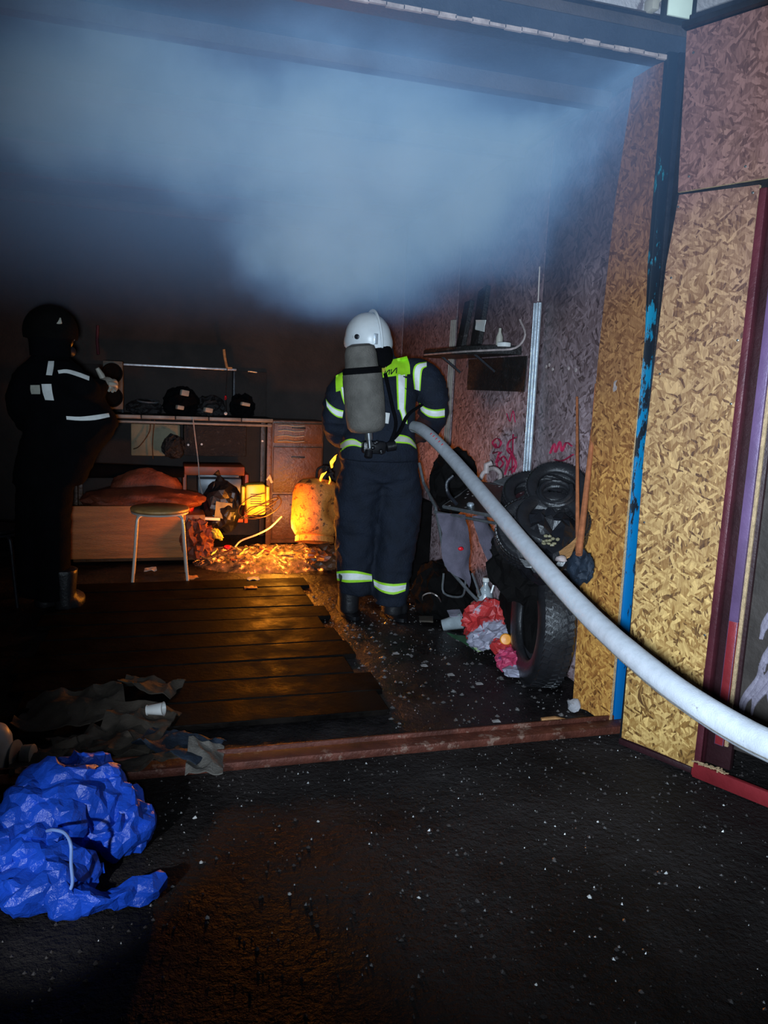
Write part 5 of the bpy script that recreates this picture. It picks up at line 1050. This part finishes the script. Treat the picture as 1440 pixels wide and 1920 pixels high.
# stool
def stool(cx, cy, h, r, label, m1='stool_seat', m2='white_tube'):
    t = thing('stool', label, 'stool', (cx, cy, 0))
    b = B(); lathe(b, [(0, -0.014), (r*0.92, -0.014), (r, -0.004), (r, 0.008), (r*0.96, 0.014), (0, 0.012)], (cx, cy, h), (0, 0, 1), 36); obj('seat', b, m1, t)
    b = B(); lathe(b, [(r*0.97, -0.026), (r*0.985, -0.014), (r*0.9, -0.014)], (cx, cy, h), (0, 0, 1), 36); obj('seat_rim', b, m2, t)
    for sx in (-1, 1):
        for sy in (-1, 1):
            a = Vector((cx+sx*r*0.42, cy+sy*r*0.42, h-0.022)); k = Vector((cx+sx*r*0.74, cy+sy*r*0.74, h-0.035)); f = Vector((cx+sx*r*0.92, cy+sy*r*0.80, 0.0))
            b = B(); tube(b, [a, a.lerp(k, 0.8), k+Vector((sx*0.004, sy*0.004, -0.04)), k.lerp(f, 0.5), f], 0.0105, 10, True, 1, 0, 4); obj('leg', b, m2, t)
    return t
stool(0.005, 5.55, 0.50, 0.20, 'round stool with white tube legs standing before the fire')
stool(-0.98, 5.05, 0.46, 0.17, 'dark round stool at the far left edge, hardly lit', 'black_plastic', 'dark_steel')
# sofa
t = thing('sofa', 'scorched low sofa with an orange wooden side, behind the stool', 'sofa', (-0.15, 6.2, 0))
b = B(); bx(b, (-0.295,5.980,0.254), (0.98, 0.03, 0.40), None, 0, 0.006); obj('side_board', b, 'orange_wood', t)
b = B(); bx(b, (-0.14, 6.22, 0.20), (0.96, 0.42, 0.36), None, 0, 0.01); obj('base_box', b, 'brown_cabinet', t)
b = B(); blob(b, (-0.12, 6.20, 0.47), (0.46, 0.24, 0.10), 4, 0.14, 2.2, 3, None, 0.395); obj('seat_cushion', b, 'sofa_red', t)
b = B(); blob(b, (-0.095,6.300,0.533), (0.27, 0.10, 0.17), 4, 0.14, 2.0, 14); obj('back_cushion', b, 'sofa_red', t)
b = B(); tube(b, [(-0.931,6.350,0.678), (-0.589,6.350,0.674), (-0.155,6.330,0.673), (0.190,6.300,0.672)], [0.05, 0.06, 0.05, 0.04], 12, sm=5); obj('rolled_top', b, 'black_cloth', t)

# ================================================================== FOREGROUND LEFT
# blue bag
random.seed(9)
bc = Vector((-0.20, 2.27, 0.0))
b = B()
def lump(c, r, seed, amp=0.25, rot=None, fr=1.7): blob(b, c, r, 4, amp, fr, seed, rot, None, True)
lump((-0.258,2.334,0.090), (0.17, 0.15, 0.13), 1); lump((-0.248,2.476,0.100), (0.12, 0.10, 0.10), 2); lump((-0.343,2.295,0.080), (0.11, 0.12, 0.10), 3)
lump((-0.122,2.281,0.060), (0.09, 0.08, 0.08), 5); lump((-0.416,2.209,0.050), (0.07, 0.08, 0.07), 6); lump((-0.104,2.337,0.070), (0.05, 0.05, 0.06), 14); lump((-0.298,2.079,0.040), (0.12, 0.09, 0.06), 7)
lump((-0.152,1.996,0.030), (0.14, 0.035, 0.045), 8); lump((-0.349,2.178,0.060), (0.10, 0.10, 0.07), 11)
bm_ = remeshed(b, 0.008, 1)
bm_.normal_update(); off = []
for v in bm_.verts:
    p = v.co; q = Vector((p.x*8, p.y*8, p.z*6)); q = q+Vector((noise.noise(q*0.6)*1.5, noise.noise(q*0.6+Vector((4, 1, 0)))*1.5, 0))
    d_, _pp = noise.voronoi(q*0.55); k = (d_[1]-d_[0]); k2 = abs(noise.noise(q*1.6))
    hole = max(0, 1-((p-Vector((-0.153,2.020,0.110))).length/0.10)) + max(0, 1-((p-Vector((-0.166,2.228,0.140))).length/0.05))
    k = (0.45-abs(noise.noise(q*0.55)))*0.075+(0.4-abs(noise.noise(q*1.25+Vector((3, 0, 0)))))*0.034+(0.4-k2)*0.014
    off.append(v.normal*(k-0.018)-Vector((0, 0, 1))*0.10*hole)
for v, d in zip(bm_.verts, off):
    v.co += d
    if v.co.z < 0.0: v.co.z = 0.0
bm_ = crumple(bm_, 0.15, 1.0, 0.011, 26)
t = thing('carrier_bag', 'crumpled bright blue plastic bag lying on the ground before the rail', 'bag', bc)
obj('bag_film', bm_, 'blue_bag', t, smooth=False)
b = B(); tube(b, [(-0.299,2.116,0.160), (-0.274,2.066,0.190), (-0.242,2.025,0.200), (-0.224,1.983,0.190), (-0.224,1.978,0.140), (-0.221,1.972,0.090), (-0.232,1.971,0.060)], 0.0045, 8, sm=5); obj('draw_cord', b, 'bag_cord', t)
# white canister and ribbed fitting at the edge
b = B(); lathe(b, [(0.0, 0.0), (0.075, 0.0), (0.085, 0.01), (0.088, 0.06), (0.085, 0.12), (0.07, 0.15), (0.04, 0.165), (0.02, 0.17), (0.02, 0.19), (0, 0.19)], (-0.592, 2.835, 0.0), (0, 0, 1), 32); tag(obj('plastic_canister', b, 'white_plastic'), 'rounded off-white plastic canister cut by the left edge of the frame', 'canister')
t = thing('ribbed_fitting', 'grey ribbed hose fitting with a thin flange inside the rail at the left', 'fitting', (-0.475,2.825,0.000))
fc = Vector((-0.470,2.824,0.045)); fa = Vector((1, -0.25, 0.1)).normalized(); b = B(); pr = []
for k in range(9): pr += [(0.036, 0.004*k*1.0+0.0), (0.040, 0.004*k+0.001), (0.040, 0.004*k+0.003)]
lathe(b, [(0.0, 0.0)]+pr+[(0.034, 0.038), (0.0, 0.038)], fc, fa, 28); obj('ribbed_sleeve', b, 'aged_plastic', t)
b = B(); lathe(b, [(0.02, -0.030), (0.058, -0.030), (0.060, -0.024), (0.02, -0.022)], fc, fa, 28); obj('flange', b, 'aged_plastic', t)
# crumpled cardboard and rags in the dark inside the rail
spots = [((-0.335,3.201,0.050), 0.22, 'cardboard', 'crumpled brown cardboard in the dark left of the white cup'), ((-0.100,2.976,0.040), 0.20, 'cardboard', 'crumpled cardboard nearest beneath the white cup'), ((0.058,2.807,0.040), 0.16, 'blue_cloth', 'dark blue-grey rag right of the white cup, inside the rail'), ((-0.056,2.743,0.030), 0.16, 'cardboard', 'flattened cardboard just inside the rail behind the blue bag'), ((-0.248,2.867,0.040), 0.17, 'cardboard', 'torn cardboard piece above the blue bag'), ((-0.385,2.788,0.030), 0.13, 'cardboard', 'cardboard scrap between the ribbed fitting and the blue bag'), ((0.158,2.679,0.030), 0.10, 'cylinder_cover', 'grey crumpled scrap at the right end of the cardboard heap'), ((-0.045,3.429,0.030), 0.14, 'cardboard', 'dark cardboard flap behind the white cup')]
for i, (p, s, m, lab) in enumerate(spots):
    p = Vector(p); b = B(); a = i*1.3; e = Vector((math.cos(a), math.sin(a), 0)); f = Vector((-math.sin(a), math.cos(a), 0))
    sheet(b, p-e*s-f*s*.6, p+e*s-f*s*.7, p+e*s*.8+f*s*.6+Vector((0, 0, .05)), p-e*s*.9+f*s*.7, 26, 18, 0.038, 6.5, 0.005, i*3.7, 0, True)
    for v in b.verts: v.co.z = max(v.co.z, 0.004)
    tag(obj('cardboard_scrap' if m == 'cardboard' else 'crumpled_rag', b, m, smooth=True), lab, 'cardboard' if m == 'cardboard' else 'rag')
t = thing('paper_cup', 'squashed white paper cup lying on the cardboard in the dark', 'cup', (-0.019,3.132,0.050))
cc = Vector((-0.018,3.026,0.100)); b = B(); lathe(b, [(0.022, -0.032), (0.033, 0.032), (0.036, 0.034), (0.031, 0.034), (0.020, -0.026), (0, -0.026)], cc, (1, -0.25, 0.15), 20)
for v in b.verts: v.co.z = cc.z+(v.co.z-cc.z)*0.75
obj('cup_wall', b, 'white_plastic', t)
b = B(); lathe(b, [(0.0, -0.0335), (0.021, -0.033), (0.021, -0.030), (0, -0.029)], cc, (1, -0.25, 0.15), 20); obj('cup_base', b, 'white_plastic', t)

# ================================================================== SMOKE
m = bpy.data.materials.new('smoke'); m.use_nodes = True; t = NT(m); t.n.remove(t.n['Principled BSDF'])
g = t.add('ShaderNodeNewGeometry')
n1 = t.add('ShaderNodeTexNoise', i_Vector=g.outputs['Position'], i_Scale=1.7, i_Detail=4.0, i_Roughness=0.6)
wp = t.add('ShaderNodeVectorMath', operation='MULTIPLY_ADD', i_0=n1.outputs[1], i_1=(0.9, 0.9, 0.5), i_2=g.outputs['Position'])
wp2 = t.add('ShaderNodeVectorMath', operation='SUBTRACT', i_0=wp.outputs[0], i_1=(0.45, 0.45, 0.25))
tot = None
for c, r, k in (((0.823,4.000,2.640), (1.2, 1.1, 0.50), 1.0), ((0.983,4.400,2.269), (0.80, 0.9, 0.50), 1.0), ((-0.144,3.700,2.603), (1.0, 0.8, 0.38), 0.8), ((1.957,3.450,2.675), (0.50, 0.65, 0.50), 1.0), ((1.615,4.100,2.498), (0.75, 0.8, 0.55), 1.0)):
    s = t.add('ShaderNodeVectorMath', operation='SUBTRACT', i_0=wp2.outputs[0], i_1=c); s = t.add('ShaderNodeVectorMath', operation='DIVIDE', i_0=s.outputs[0], i_1=r); s = t.add('ShaderNodeVectorMath', operation='LENGTH', i_0=s.outputs[0])
    mr = t.add('ShaderNodeMapRange', interpolation_type='SMOOTHSTEP', i_0=s.outputs['Value'], i_1=0.30, i_2=1.10, i_3=k, i_4=0.0)
    tot = mr.outputs[0] if tot is None else t.math('MAXIMUM', tot, mr.outputs[0])
sz = t.add('ShaderNodeSeparateXYZ', i_Vector=g.outputs['Position'])
hz = t.add('ShaderNodeMapRange', i_0=sz.outputs[2], i_1=1.75, i_2=2.7, i_3=0.0, i_4=0.10)
dn = t.math('MULTIPLY', t.math('ADD', t.math('MULTIPLY', tot, t.math('MULTIPLY', t.math('SUBTRACT', n1.outputs[0], 0.22, clamp=True) if False else t.add('ShaderNodeMapRange', i_0=n1.outputs[0], i_1=0.36, i_2=0.62, i_3=0.12, i_4=1.5).outputs[0], 1.0)), hz.outputs[0]), 2.6)
vs = t.add('ShaderNodeVolumeScatter', i_Color=(0.23, 0.42, 0.76, 1), i_Anisotropy=-0.35); t.link(dn, vs.inputs['Density'])
va = t.add('ShaderNodeVolumeAbsorption', i_Color=(0.5, 0.5, 0.55, 1)); t.link(t.math('MULTIPLY', dn, 0.25), va.inputs['Density'])
ad = t.add('ShaderNodeAddShader'); t.link(vs.outputs[0], ad.inputs[0]); t.link(va.outputs[0], ad.inputs[1]); t.link(ad.outputs[0], t.n['Material Output'].inputs['Volume'])
MATS['smoke'] = m
b = B(); bx(b, (0.02, 4.60, 2.20), (3.80, 4.6, 1.14)); o = obj('smoke_cloud', b, 'smoke', smooth=False)
tag(o, 'thick bluish smoke rolling under the garage ceiling above the firefighter', 'smoke', kind='stuff')
